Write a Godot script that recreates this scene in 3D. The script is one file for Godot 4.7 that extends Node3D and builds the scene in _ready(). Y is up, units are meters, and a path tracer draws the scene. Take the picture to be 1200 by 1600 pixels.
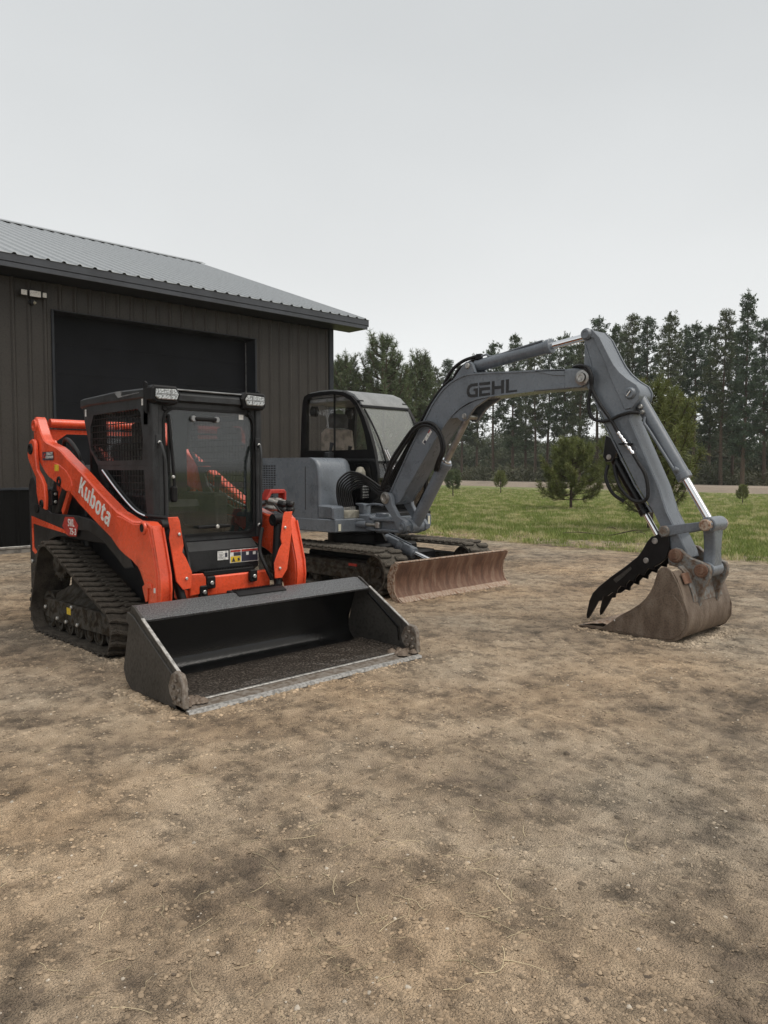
extends Node3D
# A yard beside a dark metal barn: a compact track loader and a small excavator on bare dirt, pines beyond a road.
# Yard axes: x runs along the barn's front wall, z points out of that wall, y is up, metres.

var O := Vector3.ZERO          # base point of the thing being built; shapes are given in yard coordinates
var M := {}                    # materials
var used := {}                 # names taken at top level
var rng := RandomNumberGenerator.new()

# ---------------------------------------------------------------- mesh builder
class MB:
	var v := PackedVector3Array()
	var n := PackedVector3Array()
	var c := PackedColorArray()
	var tint := Color.WHITE
	var tinted := false

	func tri(a: Vector3, b: Vector3, d: Vector3, toward: Vector3) -> void:
		var q := (b - a).cross(d - a)
		if q.length_squared() < 1e-16:
			return
		q = q.normalized()
		if q.dot(toward) < 0.0:
			tri_n(a, d, b, -q, -q, -q)
		else:
			tri_n(a, b, d, q, q, q)

	func tri_n(a: Vector3, b: Vector3, d: Vector3, na: Vector3, nb: Vector3, nd: Vector3) -> void:
		var q := (b - a).cross(d - a)
		if q.dot(na + nb + nd) < 0.0:
			v.append(a); v.append(b); v.append(d)
			n.append(na); n.append(nb); n.append(nd)
		else:
			v.append(a); v.append(d); v.append(b)
			n.append(na); n.append(nd); n.append(nb)
		if tinted:
			c.append(tint); c.append(tint); c.append(tint)

	func quad(a: Vector3, b: Vector3, d: Vector3, e: Vector3, toward: Vector3) -> void:
		tri(a, b, d, toward)
		tri(a, d, e, toward)

	func quad_n(a: Vector3, b: Vector3, d: Vector3, e: Vector3, na: Vector3, nb: Vector3, nd: Vector3, ne: Vector3) -> void:
		tri_n(a, b, d, na, nb, nd)
		tri_n(a, d, e, na, nd, ne)

	static func at(axis: String, p: Vector2, t: float) -> Vector3:
		if axis == "x":
			return Vector3(t, p.y, p.x)
		if axis == "z":
			return Vector3(p.x, p.y, t)
		return Vector3(p.x, t, p.y)

	static func unit(axis: String) -> Vector3:
		return Vector3.RIGHT if axis == "x" else (Vector3.BACK if axis == "z" else Vector3.UP)

	static func inset(poly: PackedVector2Array, b: float) -> PackedVector2Array:
		var out := PackedVector2Array()
		var k := poly.size()
		for i in k:
			var e0 := (poly[i] - poly[(i + k - 1) % k]).normalized()
			var e1 := (poly[(i + 1) % k] - poly[i]).normalized()
			var n0 := Vector2(e0.y, -e0.x)
			var n1 := Vector2(e1.y, -e1.x)
			var f: float = clampf(1.0 + n0.dot(n1), 0.35, 2.0)
			out.append(poly[i] - (n0 + n1) * (b / f))
		return out

	# a polygon in the plane across AXIS, extruded from t0 to t1, its two rims chamfered by b
	func prism(pts: Array, axis: String, t0: float, t1: float, b := 0.0) -> void:
		var poly := PackedVector2Array()
		for p in pts:
			poly.append(Vector2(p[0], p[1]) if p is Array else p)
		if t0 > t1:
			var s := t0
			t0 = t1
			t1 = s
		var area := 0.0
		for i in poly.size():
			area += poly[i].cross(poly[(i + 1) % poly.size()])
		if area < 0.0:
			poly.reverse()
		b = minf(b, (t1 - t0) * 0.45)
		var steps := 4 if b >= 0.018 else 1
		var cap := inset(poly, b) if b > 0.0 else poly
		var u := unit(axis)
		var idx := Geometry2D.triangulate_polygon(cap)
		if idx.is_empty():
			cap = poly
			idx = Geometry2D.triangulate_polygon(cap)
		for i in range(0, idx.size(), 3):
			tri(at(axis, cap[idx[i]], t1), at(axis, cap[idx[i + 1]], t1), at(axis, cap[idx[i + 2]], t1), u)
			tri(at(axis, cap[idx[i]], t0), at(axis, cap[idx[i + 1]], t0), at(axis, cap[idx[i + 2]], t0), -u)
		var k := poly.size()
		var en := []
		for i in k:
			var e := (poly[(i + 1) % k] - poly[i]).normalized()
			en.append(Vector2(e.y, -e.x))
		for i in k:
			var j := (i + 1) % k
			var nm: Vector2 = en[i]
			var np: Vector2 = en[(i + k - 1) % k]
			var nn: Vector2 = en[j]
			var na: Vector2 = (nm + np).normalized() if nm.dot(np) > 0.78 else nm
			var nb: Vector2 = (nm + nn).normalized() if nm.dot(nn) > 0.78 else nm
			var va := at(axis, na, 0.0)
			var vb := at(axis, nb, 0.0)
			quad_n(at(axis, poly[i], t0 + b), at(axis, poly[j], t0 + b), at(axis, poly[j], t1 - b), at(axis, poly[i], t1 - b), va, vb, vb, va)
			if b <= 0.0:
				continue
			# the rim: one chamfer where it is small, rounded in steps where it is broad
			for q in steps:
				var a0 := PI / 2 * q / steps
				var a1 := PI / 2 * (q + 1) / steps
				var pi0 := poly[i].lerp(cap[i], 1.0 - cos(a0))
				var pj0 := poly[j].lerp(cap[j], 1.0 - cos(a0))
				var pi1 := poly[i].lerp(cap[i], 1.0 - cos(a1))
				var pj1 := poly[j].lerp(cap[j], 1.0 - cos(a1))
				var m0 := a0 if steps > 1 else PI / 4
				var m1 := a1 if steps > 1 else PI / 4
				for side in [1.0, -1.0]:
					var us: Vector3 = u * side
					var h0: float = (t1 - b * (1.0 - sin(a0))) if side > 0.0 else (t0 + b * (1.0 - sin(a0)))
					var h1: float = (t1 - b * (1.0 - sin(a1))) if side > 0.0 else (t0 + b * (1.0 - sin(a1)))
					var ka := (va * cos(m0) + us * sin(m0)).normalized()
					var kb := (vb * cos(m0) + us * sin(m0)).normalized()
					var la := (va * cos(m1) + us * sin(m1)).normalized()
					var lb := (vb * cos(m1) + us * sin(m1)).normalized()
					quad_n(at(axis, pi0, h0), at(axis, pj0, h0), at(axis, pj1, h1), at(axis, pi1, h1), ka, kb, lb, la)

	func box(x0: float, x1: float, y0: float, y1: float, z0: float, z1: float, b := 0.0) -> void:
		if b <= 0.0:
			prism([[z0, y0], [z1, y0], [z1, y1], [z0, y1]], "x", x0, x1)
			return
		b = minf(b, minf(absf(y1 - y0), absf(z1 - z0)) * 0.45)
		var s := signf(z1 - z0)
		prism([[z0 + b * s, y0], [z1 - b * s, y0], [z1, y0 + b], [z1, y1 - b], [z1 - b * s, y1], [z0 + b * s, y1], [z0, y1 - b], [z0, y0 + b]], "x", x0, x1, b)

	# a plate with one opening: outer and inner outlines of equal count
	func ring(outer: Array, inner: Array, axis: String, t0: float, t1: float) -> void:
		var k := outer.size()
		var u := unit(axis) * signf(t1 - t0)
		var mid := Vector2.ZERO
		for p in inner:
			mid += Vector2(p[0], p[1]) / k
		for i in k:
			var j := (i + 1) % k
			var a := Vector2(outer[i][0], outer[i][1])
			var b := Vector2(outer[j][0], outer[j][1])
			var d := Vector2(inner[j][0], inner[j][1])
			var e := Vector2(inner[i][0], inner[i][1])
			quad(at(axis, a, t1), at(axis, b, t1), at(axis, d, t1), at(axis, e, t1), u)
			quad(at(axis, a, t0), at(axis, b, t0), at(axis, d, t0), at(axis, e, t0), -u)
			quad(at(axis, a, t0), at(axis, b, t0), at(axis, b, t1), at(axis, a, t1), at(axis, (a + b) / 2 - mid, 0.0))
			quad(at(axis, e, t0), at(axis, d, t0), at(axis, d, t1), at(axis, e, t1), at(axis, mid - (d + e) / 2, 0.0))

	# turned shape: profile of [distance from a along a-b, radius]
	func lathe(a: Vector3, b: Vector3, profile: Array, seg := 16) -> void:
		var ax := (b - a).normalized()
		var s := ax.cross(Vector3.UP if absf(ax.y) < 0.9 else Vector3.RIGHT).normalized()
		var w := ax.cross(s)
		for i in profile.size() - 1:
			var p: Array = profile[i]
			var q: Array = profile[i + 1]
			var dr: float = q[1] - p[1]
			var dt: float = q[0] - p[0]
			for k in seg:
				var t0 := TAU * k / seg
				var t1 := TAU * (k + 1) / seg
				var d0 := s * cos(t0) + w * sin(t0)
				var d1 := s * cos(t1) + w * sin(t1)
				var n0 := (d0 * dt - ax * dr).normalized()
				var n1 := (d1 * dt - ax * dr).normalized()
				if absf(dt) < 1e-6:
					n0 = ax * -signf(dr)
					n1 = n0
				quad_n(a + ax * p[0] + d0 * p[1], a + ax * p[0] + d1 * p[1], a + ax * q[0] + d1 * q[1], a + ax * q[0] + d0 * q[1], n0, n1, n1, n0)

	func rod(a: Vector3, b: Vector3, r: float, seg := 14, bev := 0.0, r2 := -1.0) -> void:
		var l := a.distance_to(b)
		if r2 < 0.0:
			r2 = r
		bev = minf(bev, minf(r, l / 2) * 0.6)
		if bev > 0.0:
			lathe(a, b, [[0.0, 0.0], [0.0, r - bev], [bev, r], [l - bev, r2], [l, r2 - bev], [l, 0.0]], seg)
		else:
			lathe(a, b, [[0.0, 0.0], [0.0, r], [l, r2], [l, 0.0]], seg)

	# a round hose or bar along a path
	func sweep(path: Array, r: float, seg := 8, r2 := -1.0) -> void:
		var k := path.size()
		var t: Vector3 = (path[1] - path[0]).normalized()
		var s := t.cross(Vector3.UP if absf(t.y) < 0.9 else Vector3.RIGHT).normalized()
		var rings := []
		var norms := []
		for i in k:
			var tt: Vector3 = (path[mini(i + 1, k - 1)] - path[maxi(i - 1, 0)]).normalized()
			s = (s - tt * s.dot(tt)).normalized()
			var w := tt.cross(s)
			var rr := r if r2 < 0.0 else lerpf(r, r2, float(i) / (k - 1))
			var ring_p := []
			var ring_n := []
			for j in seg:
				var d := s * cos(TAU * j / seg) + w * sin(TAU * j / seg)
				ring_p.append(path[i] + d * rr)
				ring_n.append(d)
			rings.append(ring_p)
			norms.append(ring_n)
		for i in k - 1:
			for j in seg:
				var m := (j + 1) % seg
				quad_n(rings[i][j], rings[i][m], rings[i + 1][m], rings[i + 1][j], norms[i][j], norms[i][m], norms[i + 1][m], norms[i + 1][j])
		for j in seg:
			tri(path[0], rings[0][j], rings[0][(j + 1) % seg], path[0] - path[1])
			tri(path[k - 1], rings[k - 1][j], rings[k - 1][(j + 1) % seg], path[k - 1] - path[k - 2])

	# a sheet of thickness th along a (z, y) or other profile line, between t0 and t1 across AXIS
	func sheet(line: Array, axis: String, t0: float, t1: float, th: float) -> void:
		var pts := []
		var back := []
		var k := line.size()
		for i in k:
			var a := Vector2(line[maxi(i - 1, 0)][0], line[maxi(i - 1, 0)][1])
			var b := Vector2(line[mini(i + 1, k - 1)][0], line[mini(i + 1, k - 1)][1])
			var e := (b - a).normalized()
			var p := Vector2(line[i][0], line[i][1])
			pts.append(p)
			back.push_front(p + Vector2(e.y, -e.x) * th)
		prism(pts + back, axis, t0, t1, 0.0)

	func mesh(origin: Vector3) -> ArrayMesh:
		var a := []
		a.resize(Mesh.ARRAY_MAX)
		if origin != Vector3.ZERO:
			for i in v.size():
				v[i] -= origin
		a[Mesh.ARRAY_VERTEX] = v
		a[Mesh.ARRAY_NORMAL] = n
		if tinted:
			a[Mesh.ARRAY_COLOR] = c
		var m := ArrayMesh.new()
		m.add_surface_from_arrays(Mesh.PRIMITIVE_TRIANGLES, a)
		return m


# ---------------------------------------------------------------- helpers
func numbered(called: String) -> String:
	used[called] = used.get(called, -1) + 1
	return called if used[called] == 0 else "%s_%03d" % [called, used[called]]


func tag(o: Node, label: String, category: String, group := "", kind := "") -> void:
	if label:
		o.set_meta("label", label)
	if category:
		o.set_meta("category", category)
	if group:
		o.set_meta("group", group)
	if kind:
		o.set_meta("kind", kind)


func thing(called: String, label: String, category: String, at: Vector3, group := "") -> Node3D:
	var o := Node3D.new()
	o.name = numbered(called)
	add_child(o)
	o.position = at
	O = at
	tag(o, label, category, group)
	return o


func put(mb: MB, called: String, m: Material, parent: Node) -> MeshInstance3D:
	var o := MeshInstance3D.new()
	o.name = called
	o.mesh = mb.mesh(O if parent != self else Vector3.ZERO)
	o.material_override = m
	parent.add_child(o, true)
	return o


func copy_at(mesh: Mesh, called: String, m: Material, parent: Node, t: Transform3D) -> MeshInstance3D:
	var o := MeshInstance3D.new()
	o.name = called
	o.mesh = mesh
	o.material_override = m
	t.origin -= O
	o.transform = t
	parent.add_child(o, true)
	return o


func structure(mb: MB, called: String, m: Material) -> MeshInstance3D:
	var o := MeshInstance3D.new()
	o.name = called
	o.mesh = mb.mesh(Vector3.ZERO)
	o.material_override = m
	add_child(o)
	o.set_meta("kind", "structure")
	return o


func lettering(text: String, size: float, depth: float, m: Material, parent: Node, t: Transform3D, called := "lettering", bold := true, stretch := 1.0) -> void:
	var f := SystemFont.new()
	f.font_names = PackedStringArray(["Droid Sans"])
	f.font_weight = 700 if bold else 400
	var tm := TextMesh.new()
	tm.font = f
	tm.text = text
	tm.font_size = 64
	tm.pixel_size = size / 64.0
	tm.depth = depth
	var o := MeshInstance3D.new()
	o.name = called
	o.mesh = tm
	o.material_override = m
	t.origin -= O
	o.transform = t * Transform3D(Basis.from_scale(Vector3(stretch, 1, 1)), Vector3.ZERO)
	parent.add_child(o, true)


func spline(p: Array, per := 6) -> Array:
	var out := []
	for i in p.size() - 1:
		var a: Vector3 = p[maxi(i - 1, 0)]
		var b: Vector3 = p[i]
		var d: Vector3 = p[i + 1]
		var e: Vector3 = p[mini(i + 2, p.size() - 1)]
		for k in per:
			out.append(b.cubic_interpolate(d, a, e, float(k) / per))
	out.append(p[p.size() - 1])
	return out


func shifted(poly: Array, dz: float, dy := 0.0) -> Array:
	var out := []
	for p in poly:
		out.append([p[0] + dz, p[1] + dy])
	return out


func hull_of_circles(cs: Array, seg := 14) -> Array:
	# the belt line round circles [z, y, r], given counter-clockwise in (z, y)
	var pts := PackedVector2Array()
	for q in cs:
		for k in 96:
			pts.append(Vector2(q[0] + q[2] * cos(TAU * k / 96), q[1] + q[2] * sin(TAU * k / 96)))
	var h := Geometry2D.convex_hull(pts)
	var out := []
	for i in h.size() - 1:
		out.append(h[i])
	return out


func along(poly: Array, step: float, start := 0.0) -> Array:
	# [point, outward normal] every step metres round a closed line
	var out := []
	var total := 0.0
	var k := poly.size()
	for i in k:
		total += poly[i].distance_to(poly[(i + 1) % k])
	var count := int(round(total / step))
	step = total / count
	var want := start * step
	var run := 0.0
	for i in k:
		var a: Vector2 = poly[i]
		var b: Vector2 = poly[(i + 1) % k]
		var l := a.distance_to(b)
		while want < run + l and out.size() < count:
			var e := (b - a) / l
			out.append([a + e * (want - run), Vector2(e.y, -e.x)])
			want += step
		run += l
	return out


# ---------------------------------------------------------------- materials
func lin(r: float, g: float, b: float) -> Color:
	return Color(r, g, b).linear_to_srgb()


func noise_tex(freq: float, stops: Array, seed_ := 1, size := 512, kind := "fbm", octaves := 5) -> NoiseTexture2D:
	var f := FastNoiseLite.new()
	f.seed = seed_
	f.frequency = freq
	f.noise_type = FastNoiseLite.TYPE_SIMPLEX_SMOOTH
	f.fractal_octaves = octaves
	if kind == "cell":
		f.noise_type = FastNoiseLite.TYPE_CELLULAR
		f.fractal_type = FastNoiseLite.FRACTAL_NONE
		f.cellular_return_type = FastNoiseLite.RETURN_DISTANCE
	elif kind == "warp":
		f.domain_warp_enabled = true
		f.domain_warp_amplitude = 40.0
		f.domain_warp_frequency = 0.01
	elif kind == "ridge":
		f.fractal_type = FastNoiseLite.FRACTAL_RIDGED
	var t := NoiseTexture2D.new()
	t.width = size
	t.height = size
	t.seamless = true
	t.noise = f
	if stops:
		var g := Gradient.new()
		g.offsets = PackedFloat32Array()
		g.colors = PackedColorArray()
		var off := PackedFloat32Array()
		var cols := PackedColorArray()
		for s in stops:
			off.append(s[0])
			cols.append(s[1] if s[1] is Color else Color(s[1], s[1], s[1]))
		g.offsets = off
		g.colors = cols
		t.color_ramp = g
	return t


func mat(called: String, color: Color, rough: float, metal := 0.0, tex: Texture2D = null, scale := 1.0, bump: Texture2D = null, bump_cm := 0.0, over: Texture2D = null, over_scale := 1.0, rough_tex: Texture2D = null) -> StandardMaterial3D:
	var m := StandardMaterial3D.new()
	m.resource_name = called
	m.albedo_color = color
	m.roughness = rough
	m.metallic = metal
	m.uv1_triplanar = true
	m.uv1_scale = Vector3.ONE * scale
	if tex:
		m.albedo_texture = tex
	if bump:
		m.heightmap_enabled = true
		m.heightmap_texture = bump
		m.heightmap_scale = bump_cm
	if rough_tex:
		m.roughness_texture = rough_tex
	if over:
		m.detail_enabled = true
		m.detail_albedo = over
		m.detail_blend_mode = BaseMaterial3D.BLEND_MODE_MUL
		m.detail_uv_layer = BaseMaterial3D.DETAIL_UV_2
		m.uv2_triplanar = true
		m.uv2_scale = Vector3.ONE * over_scale
	M[called] = m
	return m


func glass(called: String, color: Color, alpha: float, rough := 0.02) -> void:
	var m := StandardMaterial3D.new()
	m.resource_name = called
	m.transparency = BaseMaterial3D.TRANSPARENCY_ALPHA
	m.albedo_color = Color(color, alpha)
	m.roughness = rough
	m.cull_mode = BaseMaterial3D.CULL_DISABLED
	M[called] = m


func materials() -> void:
	var dust := noise_tex(0.006, [[0.25, 0.86], [0.5, 0.96], [0.7, 1.0]], 3, 512, "warp")
	var speck := noise_tex(0.05, [[0.2, 0.82], [0.42, 0.97], [0.6, 1.0]], 5, 512)
	var faint := noise_tex(0.05, [[0.2, 0.93], [0.42, 0.99], [0.6, 1.0]], 6, 512)
	var wear := noise_tex(0.008, [[0.22, 0.88], [0.4, 0.95], [0.55, 0.99], [0.75, 1.0]], 7, 512, "fbm", 7)
	var grime := noise_tex(0.012, [[0.25, 0.74], [0.5, 0.93], [0.75, 1.0]], 9, 512, "warp")
	var fine := noise_tex(0.09, [], 11, 512)
	var coarse := noise_tex(0.02, [], 12, 512, "warp")
	var gloss := noise_tex(0.02, [[0.3, 0.75], [0.7, 1.0]], 21, 512, "warp")
	mat("orange", lin(0.84, 0.10, 0.037), 0.31, 0.0, dust, 0.7, null, 0.0, faint, 1.3, gloss)
	M.orange.clearcoat_enabled = true
	M.orange.clearcoat = 0.3
	M.orange.clearcoat_roughness = 0.2
	mat("grey_paint", lin(0.158, 0.180, 0.208), 0.34, 0.0, wear, 0.45, null, 0.0, faint, 1.1, gloss)
	mat("dark_paint", lin(0.022, 0.023, 0.025), 0.5, 0.0, grime, 0.7, null, 0.0, speck, 1.7, gloss)
	mat("cab_grey", lin(0.036, 0.0385, 0.042), 0.5, 0.0, grime, 0.8, null, 0.0, speck, 1.7)
	mat("silver_trim", lin(0.3, 0.31, 0.32), 0.4, 0.2, grime, 1.0)
	mat("black", lin(0.010, 0.010, 0.011), 0.5, 0.0, grime, 0.9)
	mat("gloss_black", lin(0.008, 0.008, 0.009), 0.28, 0.0, grime, 1.2)
	mat("hose", lin(0.013, 0.013, 0.014), 0.45, 0.0, speck, 3.0, fine, 0.15)
	mat("rubber", lin(0.085, 0.074, 0.062), 0.85, 0.0, grime, 1.4, fine, 0.6, speck, 2.0)
	mat("muddy_rubber", lin(0.14, 0.125, 0.105), 0.95, 0.0, grime, 1.7, fine, 0.8, speck, 2.6)
	mat("frame_mud", lin(0.075, 0.068, 0.058), 0.8, 0.0, noise_tex(0.014, [[0.3, lin(0.45, 0.36, 0.26)], [0.55, Color.WHITE]], 31, 512, "warp"), 1.2, fine, 0.4, grime, 1.9)
	mat("chrome", lin(0.82, 0.83, 0.85), 0.12, 1.0)
	mat("steel", lin(0.45, 0.44, 0.42), 0.42, 0.9, grime, 1.5)
	mat("bolt", lin(0.62, 0.62, 0.6), 0.35, 0.8)
	mat("worn_steel", lin(0.24, 0.215, 0.19), 0.5, 0.3, noise_tex(0.03, [[0.3, lin(0.55, 0.48, 0.42)], [0.5, lin(0.85, 0.82, 0.78)], [0.7, Color.WHITE]], 41, 512), 1.3, fine, 0.3)
	mat("edge_steel", lin(0.46, 0.45, 0.43), 0.4, 0.4, noise_tex(0.05, [[0.3, 0.72], [0.6, 1.0]], 42, 512), 1.0, fine, 0.2)
	mat("rust", Color.WHITE, 0.7, 0.1, noise_tex(0.012, [[0.2, lin(0.10, 0.05, 0.032)], [0.45, lin(0.15, 0.075, 0.046)], [0.62, lin(0.185, 0.10, 0.064)], [0.8, lin(0.23, 0.15, 0.105)]], 51, 512, "warp"), 0.8, fine, 0.3, speck, 2.4)
	M.rust.uv1_scale = Vector3(1.5, 0.4, 1.5)
	mat("rust_pale", Color.WHITE, 0.8, 0.0, noise_tex(0.03, [[0.25, lin(0.2, 0.1, 0.055)], [0.5, lin(0.34, 0.26, 0.2)], [0.7, lin(0.42, 0.34, 0.27)]], 52, 512, "warp"), 1.6, fine, 0.5)
	mat("dig_steel", Color.WHITE, 0.6, 0.15, noise_tex(0.012, [[0.2, lin(0.115, 0.083, 0.06)], [0.45, lin(0.15, 0.112, 0.083)], [0.65, lin(0.18, 0.138, 0.105)], [0.85, lin(0.21, 0.167, 0.13)]], 53, 512), 0.7, fine, 0.3, speck, 2.0)
	M.dig_steel.uv1_scale = Vector3(1.1, 0.45, 1.1)
	mat("dig_mixed", Color.WHITE, 0.6, 0.15, noise_tex(0.02, [[0.25, lin(0.13, 0.085, 0.06)], [0.42, lin(0.17, 0.13, 0.10)], [0.55, lin(0.2, 0.185, 0.165)], [0.75, lin(0.2, 0.205, 0.205)]], 54, 512, "warp"), 1.4, fine, 0.3, speck, 2.0)
	mat("bucket_black", lin(0.008, 0.0084, 0.009), 0.2, 0.0, noise_tex(0.02, [[0.25, lin(0.7, 0.62, 0.55)], [0.45, Color(0.93, 0.93, 0.93)], [0.7, Color.WHITE]], 55, 512, "warp"), 1.3, fine, 0.12, grime, 2.0, gloss)
	mat("bucket_side", lin(0.06, 0.056, 0.051), 0.5, 0.1, dust, 0.6, fine, 0.2, speck, 0.9)
	mat("bucket_floor", Color.WHITE, 0.22, 0.0, noise_tex(0.05, [[0.3, lin(0.026, 0.022, 0.019)], [0.5, lin(0.043, 0.036, 0.030)], [0.66, lin(0.068, 0.057, 0.048)], [0.82, lin(0.12, 0.104, 0.09)]], 56, 512), 1.5, fine, 0.5)
	mat("wet_lip", Color.WHITE, 0.33, 0.0, noise_tex(0.06, [[0.3, lin(0.03, 0.031, 0.033)], [0.5, lin(0.07, 0.073, 0.077)], [0.7, lin(0.16, 0.165, 0.17)]], 57, 512), 2.4, fine, 0.2)
	mat("wall_metal", lin(0.047, 0.042, 0.037), 0.42, 0.0, noise_tex(0.004, [[0.3, 0.93], [0.7, 1.0]], 61), 0.3, null, 0.0, speck, 1.0)
	mat("trim_metal", lin(0.026, 0.03, 0.037), 0.42, 0.0, dust, 0.4)
	mat("fascia_metal", lin(0.05, 0.056, 0.068), 0.4, 0.0, dust, 0.4)
	mat("door_metal", lin(0.011, 0.012, 0.015), 0.5, 0.0, dust, 0.25)
	mat("wainscot_metal", lin(0.006, 0.006, 0.006), 0.5, 0.0, dust, 0.4)
	mat("roof_metal", lin(0.34, 0.36, 0.375), 0.32, 0.45, faint, 0.3)
	mat("concrete", lin(0.2, 0.185, 0.165), 0.9, 0.0, grime, 0.7, fine, 0.3)
	mat("lens", lin(0.5, 0.52, 0.52), 0.1, 0.35, noise_tex(0.02, [[0.35, 0.6], [0.6, 1.0]], 63, 256), 9.0)
	mat("reflector", lin(0.8, 0.8, 0.8), 0.18, 0.9)
	mat("white_print", lin(0.75, 0.75, 0.73), 0.5, 0.0, speck, 1.0)
	mat("yellow_print", lin(0.72, 0.5, 0.03), 0.5, 0.0, speck, 1.0)
	mat("red_print", lin(0.42, 0.03, 0.02), 0.5, 0.0, speck, 1.0)
	mat("navy_print", lin(0.03, 0.03, 0.05), 0.5)
	mat("amber_white", lin(0.72, 0.7, 0.55), 0.4)
	mat("seat_tan", lin(0.42, 0.36, 0.30), 0.9, 0.0, grime, 1.0, fine, 0.2)
	mat("seat_dark", lin(0.09, 0.09, 0.088), 0.85, 0.0, grime, 1.0, fine, 0.2)
	mat("roof_white", lin(0.25, 0.262, 0.268), 0.45, 0.0, dust, 0.9, null, 0.0, speck, 1.5)
	mat("cream_plastic", lin(0.42, 0.4, 0.33), 0.6, 0.0, grime, 1.2)
	mat("gehl_black", lin(0.022, 0.023, 0.025), 0.55, 0.0, grime, 1.0)
	mat("bark", Color.WHITE, 0.95, 0.0, noise_tex(0.03, [[0.3, lin(0.05, 0.036, 0.027)], [0.6, lin(0.13, 0.092, 0.07)]], 71, 512, "warp"), 0.7, coarse, 2.0)
	mat("stem_bark", lin(0.09, 0.065, 0.05), 0.95, 0.0, grime, 1.0)
	for a in [["far_needles", lin(0.076, 0.106, 0.06)], ["far_needles_blue", lin(0.068, 0.1, 0.066)], ["far_needles_brown", lin(0.092, 0.11, 0.06)], ["young_needles", lin(0.16, 0.18, 0.062)], ["mid_needles", lin(0.115, 0.145, 0.078)], ["brush_leaves", lin(0.085, 0.092, 0.058)], ["far_wood", lin(0.085, 0.1, 0.06)]]:
		var m := mat(a[0], a[1], 0.7)
		m.uv1_triplanar = false
		m.vertex_color_use_as_albedo = true
		m.cull_mode = BaseMaterial3D.CULL_DISABLED
		m.backlight_enabled = true
		m.backlight = lin(0.25, 0.3, 0.12)
	for a in [["dark_paint", 0.4], ["cab_grey", 0.42], ["black", 0.35], ["gloss_black", 0.42], ["hose", 0.4], ["bucket_black", 0.48], ["door_metal", 0.22], ["wainscot_metal", 0.2], ["rubber", 0.3], ["muddy_rubber", 0.3], ["frame_mud", 0.3], ["bucket_side", 0.4], ["trim_metal", 0.35], ["wall_metal", 0.38]]:
		M[a[0]].metallic_specular = a[1]
	var g := mat("grass_blade", Color.WHITE, 0.7)
	g.uv1_triplanar = false
	g.vertex_color_use_as_albedo = true
	g.cull_mode = BaseMaterial3D.CULL_DISABLED
	g.backlight_enabled = true
	g.backlight = lin(0.3, 0.35, 0.1)
	var p := mat("loose", Color.WHITE, 0.95, 0.0, speck, 20.0)
	p.vertex_color_use_as_albedo = true
	# the dirt: fine grain and rain spots over broad tones that the ground's own vertices carry
	var grain := noise_tex(0.11, [[0.18, 0.42], [0.34, 0.74], [0.44, 0.96], [0.66, 1.0], [0.85, 1.0]], 81, 1024, "fbm", 4)
	var spots := noise_tex(0.006, [[0.24, 0.66], [0.36, 0.78], [0.46, 0.90], [0.56, 0.98], [0.7, 1.0]], 82, 2048, "fbm", 9)
	(spots.noise as FastNoiseLite).fractal_gain = 0.78
	var d := mat("dirt", Color.WHITE, 0.95, 0.0, grain, 1.7, noise_tex(0.05, [], 83, 1024, "fbm", 6), 1.5, spots, 0.22)
	d.uv1_world_triplanar = true
	d.vertex_color_use_as_albedo = true
	mat("road_gravel", lin(0.34, 0.28, 0.22), 0.95, 0.0, grain, 0.4, null, 0.0, grime, 0.02)
	glass("loader_glass", lin(0.03, 0.042, 0.04), 0.16, 0.02)
	glass("clear_glass", lin(0.05, 0.055, 0.05), 0.04, 0.02)
	glass("wet_sky_glass", lin(0.4, 0.43, 0.42), 0.22, 0.08)  # milky tint paints in the sky reflection along with the raindrops
	glass("lamp_glass", lin(0.6, 0.62, 0.62), 0.25, 0.05)

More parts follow.
